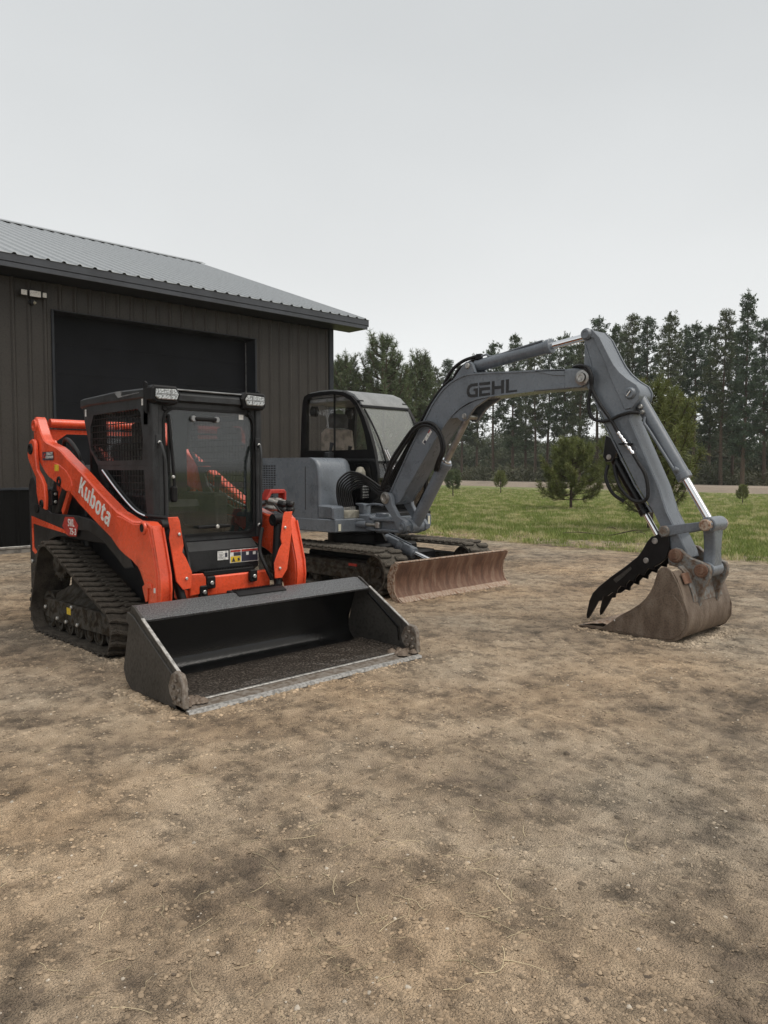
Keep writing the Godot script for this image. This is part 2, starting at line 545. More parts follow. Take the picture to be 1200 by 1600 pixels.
func _ready() -> void:
	rng.seed = 77
	# camera
	var cam := Camera3D.new()
	cam.name = "camera"
	cam.fov = rad_to_deg(2.0 * atan(800.0 / 1200.0))
	cam.position = Vector3(0, 1.45, 0)
	cam.rotation = Vector3(-atan(65.0 / 1200.0), deg_to_rad(-44.4), 0)
	cam.near = 0.05
	cam.far = 2000.0
	add_child(cam)
	cam.make_current()
	# overcast sky
	var sky_mat := ProceduralSkyMaterial.new()
	sky_mat.sky_top_color = Color(0.65, 0.662, 0.67)
	sky_mat.sky_horizon_color = Color(0.845, 0.85, 0.848)
	sky_mat.sky_curve = 0.22
	sky_mat.ground_bottom_color = Color(0.42, 0.38, 0.32)
	sky_mat.ground_horizon_color = Color(0.75, 0.75, 0.73)
	sky_mat.sky_cover = cloud_cover()
	sky_mat.sky_cover_modulate = Color(1, 1, 1, 1)
	var sky := Sky.new()
	sky.sky_material = sky_mat
	var env := Environment.new()
	env.background_mode = Environment.BG_SKY
	env.sky = sky
	env.tonemap_mode = Environment.TONE_MAPPER_LINEAR
	env.tonemap_exposure = 1.46
	env.background_energy_multiplier = 1.0
	env.sdfgi_enabled = true
	env.ssao_enabled = true
	env.ssil_enabled = true
	env.fog_enabled = true
	env.fog_density = 0.0004
	env.fog_light_color = Color(0.88, 0.89, 0.89)
	var we := WorldEnvironment.new()
	we.name = "world_environment"
	we.environment = env
	add_child(we)
	var sun := DirectionalLight3D.new()
	sun.name = "sun"
	sun.light_energy = 0.5
	sun.light_angular_distance = 50.0
	sun.light_color = Color(1.0, 0.98, 0.95)
	sun.rotation = Vector3(deg_to_rad(-62), deg_to_rad(20), 0)
	sun.shadow_enabled = true
	add_child(sun)
	materials()
	# setting
	ground()
	road()
	barn()
	# machines
	track_loader()
	excavator()
	# plants
	pines()
	small_growth()
	# loose matter
	litter()
	grass()


func cloud_cover() -> ImageTexture:
	# faint, broad mottling of the cloud layer
	var f := FastNoiseLite.new()
	f.seed = 4
	f.frequency = 1.6
	f.fractal_octaves = 4
	var im := Image.create(512, 256, false, Image.FORMAT_RGBA8)
	for y in 256:
		var el := PI * (0.5 - (y + 0.5) / 256.0)
		for x in 512:
			var az := TAU * x / 512.0
			var d := Vector3(cos(el) * cos(az), sin(el) * 2.2, cos(el) * sin(az))
			var k := clampf(f.get_noise_3dv(d) * 0.5 + 0.5, 0.0, 1.0)
			im.set_pixel(x, y, Color(0.5, 0.505, 0.505, k * 0.28))
	return ImageTexture.create_from_image(im)


# ---------------------------------------------------------------- ground, road
var soil := {}

func axis_steps(fine0: float, fine1: float, step: float, lo: float, hi: float) -> PackedFloat32Array:
	var right := []
	var x := fine1
	var s := step
	while x < hi:
		s = minf(s * 1.035, 60.0)
		x += s
		right.append(x)
	var left := []
	x = fine0
	s = step
	while x > lo:
		s = minf(s * 1.06, 60.0)
		x -= s
		left.push_front(x)
	var out := PackedFloat32Array(left)
	x = fine0
	while x < fine1:
		out.append(x)
		x += step
	for q in right:
		out.append(q)
	return out


func noise(seed_: int, freq: float, oct := 3) -> FastNoiseLite:
	var f := FastNoiseLite.new()
	f.seed = seed_
	f.frequency = freq
	f.fractal_octaves = oct
	f.noise_type = FastNoiseLite.TYPE_SIMPLEX_SMOOTH
	return f


func rough(f: FastNoiseLite) -> FastNoiseLite:
	f.fractal_gain = 0.66
	return f


func grass_share(x: float, z: float) -> float:
	# how much turf grows at a spot of the yard: none on the bare dirt
	var e: float = x - 13.6 - soil.edge.get_noise_2d(x, z) * 1.5 - 0.4 * soil.b.get_noise_2d(x * 3.0, z * 3.0)
	if z < -14.0:
		e = maxf(e, -14.0 - z - 14.0)
	return maxf(smoothstep(-0.35, 0.9, e), 0.10 * smoothstep(-2.2, -0.3, e))


func height_at(x: float, z: float) -> float:
	var near := 1.0 - smoothstep(20.0, 45.0, Vector2(x, z).length())
	var h: float = soil.a.get_noise_2d(x, z) * 0.012 + soil.d.get_noise_2d(x, z) * 0.010 * near + soil.e.get_noise_2d(x, z) * 0.010 * near
	return h - 0.004


func soil_color(x: float, z: float) -> Color:
	var t: float = 0.57 + soil.b.get_noise_2d(x, z) * 0.60 + soil.d.get_noise_2d(x, z) * 0.40 + soil.e.get_noise_2d(x, z) * 0.40
	var w := Vector2(x + soil.d.get_noise_2d(x + 40, z) * 0.45 + soil.e.get_noise_2d(x, z + 20) * 0.12, z + soil.d.get_noise_2d(x, z + 40) * 0.45 + soil.e.get_noise_2d(x + 20, z) * 0.12)
	for p in (DAMP if x < 20.0 and z > -13.0 and x > -3.0 and z < 3.0 else []):
		var q := (w - Vector2(p[0], p[1])).rotated(-p[4])
		t -= 0.62 * p[5] * (1.0 - smoothstep(0.45, 1.15, Vector2(q.x / p[2], q.y / p[3]).length()))
	t = clampf(t, 0.0, 1.0)
	var dark := Color(0.21, 0.16, 0.113)
	var mid := Color(0.47, 0.358, 0.246)
	var pale := Color(0.66, 0.52, 0.37)
	var col := dark.lerp(mid, t * 2.0) if t < 0.5 else mid.lerp(pale, t * 2.0 - 1.0)
	# a reddish or a greyer cast by patches
	var r: float = soil.c.get_noise_2d(x, z)
	col = Color(col.r * (1.0 + 0.10 * r), col.g, col.b * (1.0 - 0.12 * r))
	var g := grass_share(x, z)
	if g > 0.0:
		var s: float = clampf(0.5 + soil.b.get_noise_2d(x * 1.4 + 9, z * 1.4) * 1.25 + soil.c.get_noise_2d(x * 3.0, z * 3.0) * 0.35, 0.0, 1.0)
		var turf := Color(0.20, 0.25, 0.07).lerp(Color(0.34, 0.355, 0.145), smoothstep(0.25, 0.65, s)).lerp(Color(0.50, 0.43, 0.27), smoothstep(0.68, 0.9, s))
		col = col.lerp(turf, g)
	return col


# damp or turned soil seen as darker patches: x, z, half length, half width, turn, strength
const DAMP := [[1.55, -2.2, 0.75, 0.16, 0.9, 0.45], [0.62, -2.05, 0.16, 0.12, 0.2, 0.5], [3.55, -3.1, 0.5, 0.2, 0.2, 0.4], [2.2, -1.5, 0.55, 0.22, 0.9, 0.35], [3.0, -2.0, 0.5, 0.25, 0.5, 0.3], [4.6, -2.9, 0.45, 0.2, 0.9, 0.3],
	[2.0, -3.9, 0.5, 0.3, 0.3, 0.3], [1.6, -4.6, 0.7, 0.3, 0.4, 0.3], [9.0, -4.0, 1.6, 0.35, 1.2, 0.35], [11.5, -6.5, 2.2, 0.5, 1.35, 0.4], [12.9, -7.0, 3.0, 0.5, 1.5, 0.4], [5.2, -1.6, 0.9, 0.3, 0.8, 0.3], [2.4, -6.6, 0.6, 1.2, 0.0, 0.3], [3.3, -1.1, 0.7, 0.2, 0.6, 0.35], [16.8, -8.8, 1.5, 0.7, 0.9, 0.8]]


func ground() -> void:
	soil = {"a": noise(1, 0.12), "b": rough(noise(2, 0.55, 7)), "c": noise(3, 0.35), "d": rough(noise(4, 1.9, 5)), "e": noise(5, 7.5, 3), "edge": noise(6, 0.35, 3)}
	var xs := axis_steps(0.3, 14.5, 0.045, -500.0, 900.0)
	var zs := axis_steps(-12.5, 0.4, 0.045, -900.0, 500.0)
	var v := PackedVector3Array()
	var c := PackedColorArray()
	var idx := PackedInt32Array()
	var w := zs.size()
	for x in xs:
		for z in zs:
			v.append(Vector3(x, height_at(x, z), z))
			c.append(soil_color(x, z))
	for i in xs.size() - 1:
		for j in w - 1:
			var a := i * w + j
			idx.append_array([a, a + w, a + 1, a + 1, a + w, a + w + 1])
	var n := PackedVector3Array()
	n.resize(v.size())
	for i in xs.size():
		for j in w:
			var a := v[maxi(i - 1, 0) * w + j]
			var b := v[mini(i + 1, xs.size() - 1) * w + j]
			var d := v[i * w + maxi(j - 1, 0)]
			var e := v[i * w + mini(j + 1, w - 1)]
			n[i * w + j] = (e - d).cross(b - a).normalized()
	var arr := []
	arr.resize(Mesh.ARRAY_MAX)
	arr[Mesh.ARRAY_VERTEX] = v
	arr[Mesh.ARRAY_NORMAL] = n
	arr[Mesh.ARRAY_COLOR] = c
	arr[Mesh.ARRAY_INDEX] = idx
	var m := ArrayMesh.new()
	m.add_surface_from_arrays(Mesh.PRIMITIVE_TRIANGLES, arr)
	var o := MeshInstance3D.new()
	o.name = "ground"
	o.mesh = m
	o.material_override = M.dirt
	add_child(o)
	o.set_meta("kind", "structure")


func road() -> void:
	var mb := MB.new()
	var d := Vector3(0.22, 0, -0.9755)
	var s := Vector3(0.9755, 0, 0.22)
	var a := Vector3(51.1, 0.32, -17.6) - d * 120.0
	for k in 60:
		var p := a + d * k * 7.0
		var q := a + d * (k + 1) * 7.0
		mb.quad(p, q, q + s * 3.1 + Vector3.UP * 0.08, p + s * 3.1 + Vector3.UP * 0.08, Vector3.UP)
		mb.quad(p + s * 3.1 + Vector3.UP * 0.08, q + s * 3.1 + Vector3.UP * 0.08, q + s * 6.2, p + s * 6.2, Vector3.UP)
		mb.quad(p, q, q - s * 1.2 + Vector3.DOWN * 0.4, p - s * 1.2 + Vector3.DOWN * 0.4, Vector3.UP)
		mb.quad(p + s * 6.2, q + s * 6.2, q + s * 7.4 + Vector3.DOWN * 0.4, p + s * 7.4 + Vector3.DOWN * 0.4, Vector3.UP)
	structure(mb, "gravel_road", M.road_gravel)


# ---------------------------------------------------------------- barn
func ribbed(width: float, length: float, pitch: float, high: float, along_axis: String) -> ArrayMesh:
	# a metal panel: x across its ribs from 0 to width, length along y or z, ribs standing out in +z or +y
	var mb := MB.new()
	var line := [[0.0, 0.0]]
	var k := int(round(width / pitch))
	for i in k:
		var x := (i + 0.5) * pitch
		line.append_array([[x - 0.045, 0.0], [x - 0.016, high], [x + 0.016, high], [x + 0.045, 0.0]])
	line.append([width, 0.0])
	var back := []
	for p in line:
		back.push_front([p[0], p[1] - 0.006])
	var u := Vector3.UP if along_axis == "z" else Vector3.BACK
	for i in line.size() - 1:
		var e := Vector2(line[i + 1][0] - line[i][0], line[i + 1][1] - line[i][1]).normalized()
		var nn := Vector2(-e.y, e.x)
		var pts := []
		for q in [[line[i], 0.0], [line[i + 1], 0.0], [line[i + 1], length], [line[i], length]]:
			pts.append(Vector3(q[0][0], q[1], q[0][1]) if along_axis == "y" else Vector3(q[0][0], q[0][1], q[1]))
		var toward := Vector3(nn.x, 0, nn.y) if along_axis == "y" else Vector3(nn.x, nn.y, 0)
		mb.quad(pts[0], pts[1], pts[2], pts[3], toward)
		# the cut end shows the panel's thickness
		var t := u * -0.006
		mb.quad(pts[0], pts[1], pts[1] + t, pts[0] + t, Vector3.DOWN if along_axis == "y" else Vector3.FORWARD)
		mb.quad(pts[2], pts[3], pts[3] + t, pts[2] + t, Vector3.UP if along_axis == "y" else Vector3.BACK)
		mb.quad(pts[0] + t, pts[1] + t, pts[2] + t, pts[3] + t, -toward)
	return mb.mesh(Vector3.ZERO)


func barn() -> void:
	var zw := -14.18
	var x0 := -4.35
	var x1 := 12.1
	var b := thing("metal_barn", "dark brown ribbed metal barn with grey metal roof and black wainscot", "barn", Vector3(4.0, 0, -21.0))
	var mb := MB.new()
	# shell of the walls behind the sheet panels
	mb.box(x0, 5.54, 0.0, 4.84, zw - 0.16, zw - 0.02)
	mb.box(9.9, x1, 0.0, 4.84, zw - 0.16, zw - 0.02)
	mb.box(5.54, 9.9, 4.34, 4.84, zw - 0.16, zw - 0.02)
	put(mb, "front_wall", M.door_metal, b)
	mb = MB.new()
	mb.prism([[-27.86, 0.0], [zw - 0.02, 0.0], [zw - 0.02, 4.84], [-21.02, 7.3], [-27.86, 4.84]], "x", x1 - 0.14, x1)
	put(mb, "gable_wall", M.wall_metal, b)
	mb = MB.new()
	mb.prism([[-27.86, 0.0], [zw - 0.02, 0.0], [zw - 0.02, 4.84], [-21.02, 7.3], [-27.86, 4.84]], "x", x0, x0 + 0.14)
	put(mb, "gable_wall", M.wall_metal, b)
	mb = MB.new()
	mb.box(x0 + 0.14, x1 - 0.14, 0.0, 4.84, -27.86, -27.72)
	put(mb, "rear_wall", M.wall_metal, b)
	# sheet panels, four ribs each
	var pitch := 0.274
	var wide := pitch * 4
	var tall := ribbed(wide, 3.66, pitch, 0.03, "y")
	var low := ribbed(wide, 1.0, pitch, 0.022, "y")
	var header := ribbed(wide, 0.47, pitch, 0.03, "y")
	for k in 9:
		var x := 5.53 - wide * (k + 1)
		copy_at(tall, "wall_panel", M.wall_metal, b, Transform3D(Basis.IDENTITY, Vector3(x, 1.14, zw)))
		copy_at(low, "wainscot_panel", M.wainscot_metal, b, Transform3D(Basis.IDENTITY, Vector3(x, 0.1, zw)))
	for k in 2:
		copy_at(tall, "wall_panel", M.wall_metal, b, Transform3D(Basis.IDENTITY, Vector3(9.91 + wide * k, 1.14, zw)))
		copy_at(low, "wainscot_panel", M.wainscot_metal, b, Transform3D(Basis.IDENTITY, Vector3(9.91 + wide * k, 0.1, zw)))
	for k in 4:
		copy_at(header, "wall_panel", M.wall_metal, b, Transform3D(Basis.IDENTITY, Vector3(5.53 + wide * k, 4.335, zw)))
	mb = MB.new()
	mb.box(x0, 5.52, 1.1, 1.145, zw - 0.018, zw + 0.03, 0.006)
	put(mb, "wainscot_trim", M.trim_metal, b)
	mb = MB.new()
	mb.box(9.92, x1, 1.1, 1.145, zw - 0.018, zw + 0.03, 0.006)
	put(mb, "wainscot_trim", M.trim_metal, b)
	mb = MB.new()
	mb.box(x0, 5.52, 0.07, 0.115, zw - 0.018, zw + 0.034, 0.006)
	put(mb, "base_trim", M.steel, b)
	mb = MB.new()
	mb.box(x0, 5.52, -0.1, 0.07, zw - 0.14, zw + 0.02, 0.01)
	mb.box(9.92, x1, -0.1, 0.07, zw - 0.14, zw + 0.02, 0.01)
	put(mb, "foundation", M.concrete, b)
	mb = MB.new()
	mb.box(9.92, x1, 0.07, 0.115, zw - 0.018, zw + 0.034, 0.006)
	put(mb, "base_trim", M.steel, b)
	mb = MB.new()
	mb.box(12.03, 12.16, 0.08, 4.818, zw - 0.14, zw + 0.042, 0.008)
	put(mb, "corner_trim", M.trim_metal, b)
	# door in its recess
	mb = MB.new()
	mb.box(5.5, 5.545, 0.0, 4.34, zw - 0.4, zw + 0.036, 0.006)
	put(mb, "door_jamb", M.trim_metal, b)
	mb = MB.new()
	mb.box(9.895, 9.94, 0.0, 4.34, zw - 0.4, zw + 0.036, 0.006)
	put(mb, "door_jamb", M.trim_metal, b)
	mb = MB.new()
	mb.box(5.5, 9.94, 4.322, 4.345, zw - 0.4, zw + 0.038, 0.006)
	put(mb, "door_header", M.trim_metal, b)
	var door := Node3D.new()
	door.name = "garage_door"
	b.add_child(door)
	for k in 8:
		mb = MB.new()
		mb.box(5.56, 9.86, 0.01 + k * 0.54, 0.549 + k * 0.54, zw - 0.36, zw - 0.31, 0.0012)
		put(mb, "door_section", M.door_metal, door)
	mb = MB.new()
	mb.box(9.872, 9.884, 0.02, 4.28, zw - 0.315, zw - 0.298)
	put(mb, "light_gap_strip", M.silver_trim, door)  # thin silver strip paints in the light gap at the door edge
	# eave
	mb = MB.new()
	mb.box(x0 - 0.6, 12.72, 4.822, 4.838, zw - 0.03, -13.56)
	put(mb, "soffit", M.trim_metal, b)
	mb = MB.new()
	mb.box(x0 - 0.65, 12.75, 4.905, 5.035, -13.57, -13.535, 0.004)
	put(mb, "fascia", M.fascia_metal, b)
	mb = MB.new()
	mb.box(x0 - 0.65, 12.72, 4.812, 4.9, -13.575, -13.545, 0.006)
	put(mb, "drip_edge", M.fascia_metal, b)
	# roof
	var slope := atan2(7.775 - 5.045, 21.02 - 13.55)
	var run := Vector2(7.775 - 5.045, 21.02 - 13.55).length() + 0.03
	var sheet := ribbed(wide, run, pitch, 0.028, "z")
	for k in 16:
		var x := 12.755 - wide * (k + 1)
		# the sheet's z runs up the slope for the back side, down it for the front
		var front := Basis(Vector3.RIGHT, slope)
		copy_at(sheet, "roof_panel", M.roof_metal, b, Transform3D(front, Vector3(x, 7.775, -21.02)))
		var rear := Basis(Vector3.UP, PI) * Basis(Vector3.RIGHT, slope)
		copy_at(sheet, "roof_panel", M.roof_metal, b, Transform3D(rear, Vector3(x + wide, 7.775, -21.02)))
	mb = MB.new()
	mb.prism([[-13.6, 4.99], [-21.02, 7.72], [-28.44, 4.99], [-28.44, 4.84], [-27.9, 4.84], [-21.02, 7.4], [zw, 4.84], [-13.6, 4.84]], "x", x0 - 0.6, 12.7)
	put(mb, "roof_deck", M.trim_metal, b)
	mb = MB.new()
	mb.prism([[-20.82, 7.74], [-21.02, 7.82], [-21.22, 7.74], [-21.22, 7.755], [-21.02, 7.84], [-20.82, 7.755]], "x", x0 - 0.65, 12.76)
	put(mb, "ridge_cap", M.roof_metal, b)
	mb = MB.new()
	mb.prism([[-13.54, 4.87], [-13.54, 5.03], [-21.02, 7.76], [-28.5, 5.03], [-28.5, 4.87], [-21.02, 7.6]], "x", 12.705, 12.75)
	put(mb, "rake_trim", M.fascia_metal, b)
	# flood lamp over the wall, beside the door
	var f := thing("flood_lamp", "small wall flood lamp with three white heads beside the garage door", "lamp", Vector3(5.15, 4.42, zw + 0.02))
	mb = MB.new()
	mb.lathe(Vector3(5.15, 4.4, zw + 0.0), Vector3(5.15, 4.4, zw + 0.1), [[0.0, 0.0], [0.0, 0.055], [0.04, 0.055], [0.05, 0.035], [0.1, 0.035], [0.1, 0.0]], 16)
	mb.rod(Vector3(5.15, 4.4, zw + 0.07), Vector3(5.17, 4.52, zw + 0.1), 0.014)
	mb.rod(Vector3(5.0, 4.54, zw + 0.1), Vector3(5.35, 4.54, zw + 0.1), 0.012)
	put(mb, "bracket", M.black, f)
	mb = MB.new()
	mb.lathe(Vector3(5.18, 4.42, zw + 0.07), Vector3(5.2, 4.37, zw + 0.11), [[0.0, 0.0], [0.0, 0.022], [0.045, 0.03], [0.055, 0.0]], 12)
	put(mb, "sensor", M.cream_plastic, f)
	for h in [[5.0, 0.1, 0.09, -0.5], [5.19, 0.19, 0.105, 0.05], [5.35, 0.07, 0.085, 0.6]]:
		mb = MB.new()
		mb.box(h[0] - h[1] / 2 - 0.012, h[0] + h[1] / 2 + 0.012, 4.545 - h[2] / 2 - 0.012, 4.545 + h[2] / 2 + 0.012, zw + 0.09, zw + 0.135, 0.01)
		var head := put(mb, "lamp_head", M.black, f)
		mb = MB.new()
		mb.box(h[0] - h[1] / 2, h[0] + h[1] / 2, 4.545 - h[2] / 2, 4.545 + h[2] / 2, zw + 0.13, zw + 0.142, 0.005)
		put(mb, "lamp_face", M.white_print, head)


# ---------------------------------------------------------------- compact track loader
func belt(parent: Node, wheels: Array, x0: float, x1: float, thick: float, m: Material) -> Node3D:
	# an endless rubber belt round the wheels [z, y, outer r]
	var outer := hull_of_circles(wheels)
	var inner_w := []
	for w in wheels:
		inner_w.append([w[0], w[1], w[2] - thick])
	var mb := MB.new()
	var k := outer.size()
	var inn := []
	for i in k:
		var e0: Vector2 = (outer[i] - outer[(i + k - 1) % k]).normalized()
		var e1: Vector2 = (outer[(i + 1) % k] - outer[i]).normalized()
		var nn := (Vector2(e0.y, -e0.x) + Vector2(e1.y, -e1.x)).normalized()
		inn.append([outer[i], outer[i] - nn * thick, nn])
	for i in k:
		var j := (i + 1) % k
		var a: Vector2 = inn[i][0]
		var b: Vector2 = inn[j][0]
		var c: Vector2 = inn[i][1]
		var d: Vector2 = inn[j][1]
		var na := Vector3(0, inn[i][2].y, inn[i][2].x)
		var nb := Vector3(0, inn[j][2].y, inn[j][2].x)
		mb.quad_n(MB.at("x", a, x0), MB.at("x", b, x0), MB.at("x", b, x1), MB.at("x", a, x1), na, nb, nb, na)
		mb.quad_n(MB.at("x", c, x0), MB.at("x", d, x0), MB.at("x", d, x1), MB.at("x", c, x1), -na, -nb, -nb, -na)
		mb.quad(MB.at("x", a, x0), MB.at("x", b, x0), MB.at("x", d, x0), MB.at("x", c, x0), Vector3.LEFT)
		mb.quad(MB.at("x", a, x1), MB.at("x", b, x1), MB.at("x", d, x1), MB.at("x", c, x1), Vector3.RIGHT)
	return put(mb, "track", m, parent)


func bar_mesh(length: float, deep: float, high: float, wave: float) -> ArrayMesh:
	# one tread bar: lies along x, stands up in y, slightly S-shaped
	var mb := MB.new()
	var a := []
	var b := []
	for i in 5:
		var t := i / 4.0
		var off := sin((t - 0.5) * PI * 1.5) * wave
		var half := deep / 2 * (0.8 if i == 0 or i == 4 else 1.0)
		a.append([(t - 0.5) * length, off - half])
		b.push_front([(t - 0.5) * length, off + half])
	mb.prism(a + b, "y", 0.0, high, high * 0.35)
	return mb.mesh(Vector3.ZERO)


func set_bars(t: Node, wheels: Array, rows: Array, mesh: Mesh, step: float, m: Material, sink: float) -> void:
	var line := hull_of_circles(wheels)
	for r in rows:
		for q in along(line, step, r[1]):
			var up := Vector3(0, q[1].y, q[1].x)
			var fwd := Vector3.RIGHT.cross(up)
			var p := MB.at("x", q[0] - q[1] * sink, r[0])
			copy_at(mesh, "tread_bar", m, t, Transform3D(Basis(Vector3.RIGHT * r[2], up, fwd * r[2]), p))


const CX := 3.32

func mx(x: float, side: int) -> float:
	# side 0: as given; side 1: the mirrored position on the loader's other flank
	return x if side == 0 else 2.0 * CX - x


func track_loader() -> void:
	var t := thing("track_loader", "orange compact track loader with dark cab and wide black bucket", "loader", Vector3(CX, 0, -6.4))
	var mb: MB
	# --- undercarriage
	var bar := bar_mesh(0.165, 0.042, 0.03, 0.014)
	var short := bar_mesh(0.12, 0.034, 0.026, -0.012)
	var wheels := [[-6.87, 0.625, 0.183], [-7.035, 0.20, 0.183], [-5.755, 0.20, 0.183]]
	for s in 2:
		var b := belt(t, wheels, mx(2.555, s), mx(2.885, s), 0.022, M.rubber)
		set_bars(b, wheels, [[mx(2.633, s), 0.0, 1.0], [mx(2.815, s), 0.5, 1.0]], bar, 0.088, M.rubber, 0.004)
		set_bars(b, wheels, [[mx(2.733, s), 0.0, 1.0]], short, 0.088, M.rubber, 0.004)
		var f := Node3D.new()
		f.name = "track_frame"
		t.add_child(f, true)
		mb = MB.new()
		mb.prism([[-7.02, 0.15], [-6.78, 0.125], [-5.70, 0.155], [-5.70, 0.285], [-5.90, 0.325], [-6.80, 0.315], [-7.02, 0.31]], "x", mx(2.612, s), mx(2.66, s), 0.008)
		put(mb, "side_plate", M.frame_mud, f)
		mb = MB.new()
		var xa := mx(2.66, s)
		var xb := mx(2.84, s)
		var o := Vector3(-1.0 if s == 0 else 1.0, 0.6, 0)
		mb.quad(Vector3(xa, 0.31, -7.02), Vector3(xa, 0.318, -5.9), Vector3(xb, 0.44, -5.98), Vector3(xb, 0.50, -6.72), o)
		mb.quad(Vector3(xa, 0.318, -5.9), Vector3(xa, 0.28, -5.7), Vector3(xb, 0.30, -5.7), Vector3(xb, 0.44, -5.98), o)
		mb.tri(Vector3(xa, 0.31, -7.02), Vector3(xb, 0.50, -6.72), Vector3(xb, 0.31, -7.02), o)
		put(mb, "top_cover", M.frame_mud, f)
		mb = MB.new()
		mb.box(mx(2.74, s), mx(2.92, s), 0.14, 0.34, -6.95, -5.75, 0.01)
		put(mb, "beam", M.black, f)
		for z in [-6.78, -6.56, -6.36, -6.16, -5.98]:
			mb = MB.new()
			var p := Vector3(mx(2.64, s), 0.125, z)
			var q := Vector3(mx(2.72, s), 0.125, z)
			mb.lathe(p, q, [[0.0, 0.0], [0.0, 0.03], [0.012, 0.035], [0.012, 0.07], [0.0, 0.075], [0.0, 0.088], [0.06, 0.088], [0.075, 0.06], [0.08, 0.0]], 20)
			put(mb, "roller", M.frame_mud, f)
		for w in [[-7.035, 0.20], [-5.755, 0.20]]:
			mb = MB.new()
			var p := Vector3(mx(2.66, s), w[1], w[0])
			mb.lathe(p, p + Vector3(0.14 if s == 0 else -0.14, 0, 0), [[0.0, 0.0], [0.0, 0.05], [0.02, 0.06], [0.02, 0.12], [0.0, 0.13], [0.0, 0.165], [0.13, 0.165], [0.14, 0.12], [0.14, 0.0]], 24)
			put(mb, "idler", M.frame_mud, f)
		mb = MB.new()
		var hub := Vector3(mx(2.66, s), 0.625, -6.87)
		var far := hub + Vector3(0.1 if s == 0 else -0.1, 0, 0)
		mb.lathe(hub, far, [[0.0, 0.0], [0.0, 0.07], [0.03, 0.08], [0.03, 0.13], [0.05, 0.14], [0.09, 0.14], [0.1, 0.0]], 24)
		for k in 14:
			var a := TAU * k / 14
			var c := hub + Vector3(0.0, sin(a), cos(a)) * 0.142
			mb.rod(Vector3(mx(2.69, s), c.y, c.z), Vector3(mx(2.75, s), c.y, c.z), 0.017, 8)
		put(mb, "sprocket", M.frame_mud, f)
		for p in [[-6.98, 0.235], [-6.72, 0.165], [-6.53, 0.16], [-6.3, 0.165], [-6.41, 0.30]]:
			mb = MB.new()
			mb.rod(Vector3(mx(2.612, s), p[1], p[0]), Vector3(mx(2.592, s), p[1], p[0]), 0.018, 6, 0.004)
			put(mb, "bolt", M.bolt, f)
		mb = MB.new()
		mb.box(mx(2.612, s), mx(2.609, s), 0.228, 0.285, -6.53, -6.45)
		put(mb, "warning_decal", M.yellow_print, f)
	# --- chassis between the tracks
	mb = MB.new()
	mb.box(2.92, 3.72, 0.22, 0.86, -7.2, -5.36, 0.03)
	put(mb, "chassis", M.black, t)
	mb = MB.new()
	mb.prism([[-7.48, 0.42], [-6.7, 0.5], [-6.7, 1.42], [-6.95, 1.5], [-7.35, 1.42], [-7.48, 1.25]], "x", 2.86, 3.78, 0.03)
	put(mb, "engine_cover", M.dark_paint, t)
	for s in 2:
		mb = MB.new()
		mb.prism([[-7.50, 0.34], [-7.50, 1.31], [-7.46, 1.375], [-7.39, 1.395], [-7.08, 1.09], [-6.98, 1.066], [-6.40, 1.069], [-6.15, 1.05], [-5.91, 0.995], [-5.69, 0.905], [-5.48, 0.8], [-5.42, 0.72], [-5.56, 0.70], [-5.75, 0.80], [-5.95, 0.895], [-6.2, 0.955], [-6.42, 0.945], [-6.58, 0.885], [-6.9, 0.86], [-7.05, 0.82], [-7.14, 0.64], [-7.27, 0.34]], "x", mx(2.668, s), mx(2.69, s), 0.005)
		var pan := put(mb, "side_panel", M.dark_paint, t)
		mb = MB.new()
		mb.prism([[-7.44, 1.025], [-7.436, 0.70], [-7.27, 0.63], [-7.26, 0.665], [-7.39, 0.735], [-7.40, 0.955], [-6.65, 0.905], [-6.58, 0.887], [-6.62, 0.93]], "x", mx(2.668, s), mx(2.6645, s))
		put(mb, "stripe", M.orange, pan)
		mb = MB.new()
		mb.prism([[-6.72, 0.965], [-6.66, 1.05], [-6.485, 1.055], [-6.395, 0.985], [-6.435, 0.893], [-6.585, 0.886]], "x", mx(2.668, s), mx(2.6632, s))
		put(mb, "badge", M.red_print, pan)
		if s == 0:
			var face := Basis(Vector3.UP, -PI / 2)
			lettering("SVL", 0.085, 0.002, M.white_print, pan, Transform3D(face, Vector3(2.662, 1.003, -6.53)), "lettering", true, 0.95)
			lettering("75-3", 0.075, 0.002, M.white_print, pan, Transform3D(face, Vector3(2.662, 0.93, -6.495)), "lettering", true, 0.95)
		mb = MB.new()
		mb.rod(Vector3(mx(2.668, s), 1.1, -7.30), Vector3(mx(2.655, s), 1.1, -7.30), 0.045, 16, 0.006)
		put(mb, "lock_cap", M.black, pan)
		mb = MB.new()
		mb.rod(Vector3(mx(2.668, s), 0.60, -7.43), Vector3(mx(2.65, s), 0.60, -7.43), 0.02, 8, 0.004)
		put(mb, "bolt", M.bolt, pan)
		# inner flank between panel and arm
		mb = MB.new()
		mb.box(mx(2.69, s), mx(2.87, s), 0.86, 1.04, -7.48, -5.9, 0.01)
		put(mb, "fender", M.black, t)
	loader_arms(t)
	loader_cab(t)
	loader_bucket(t)


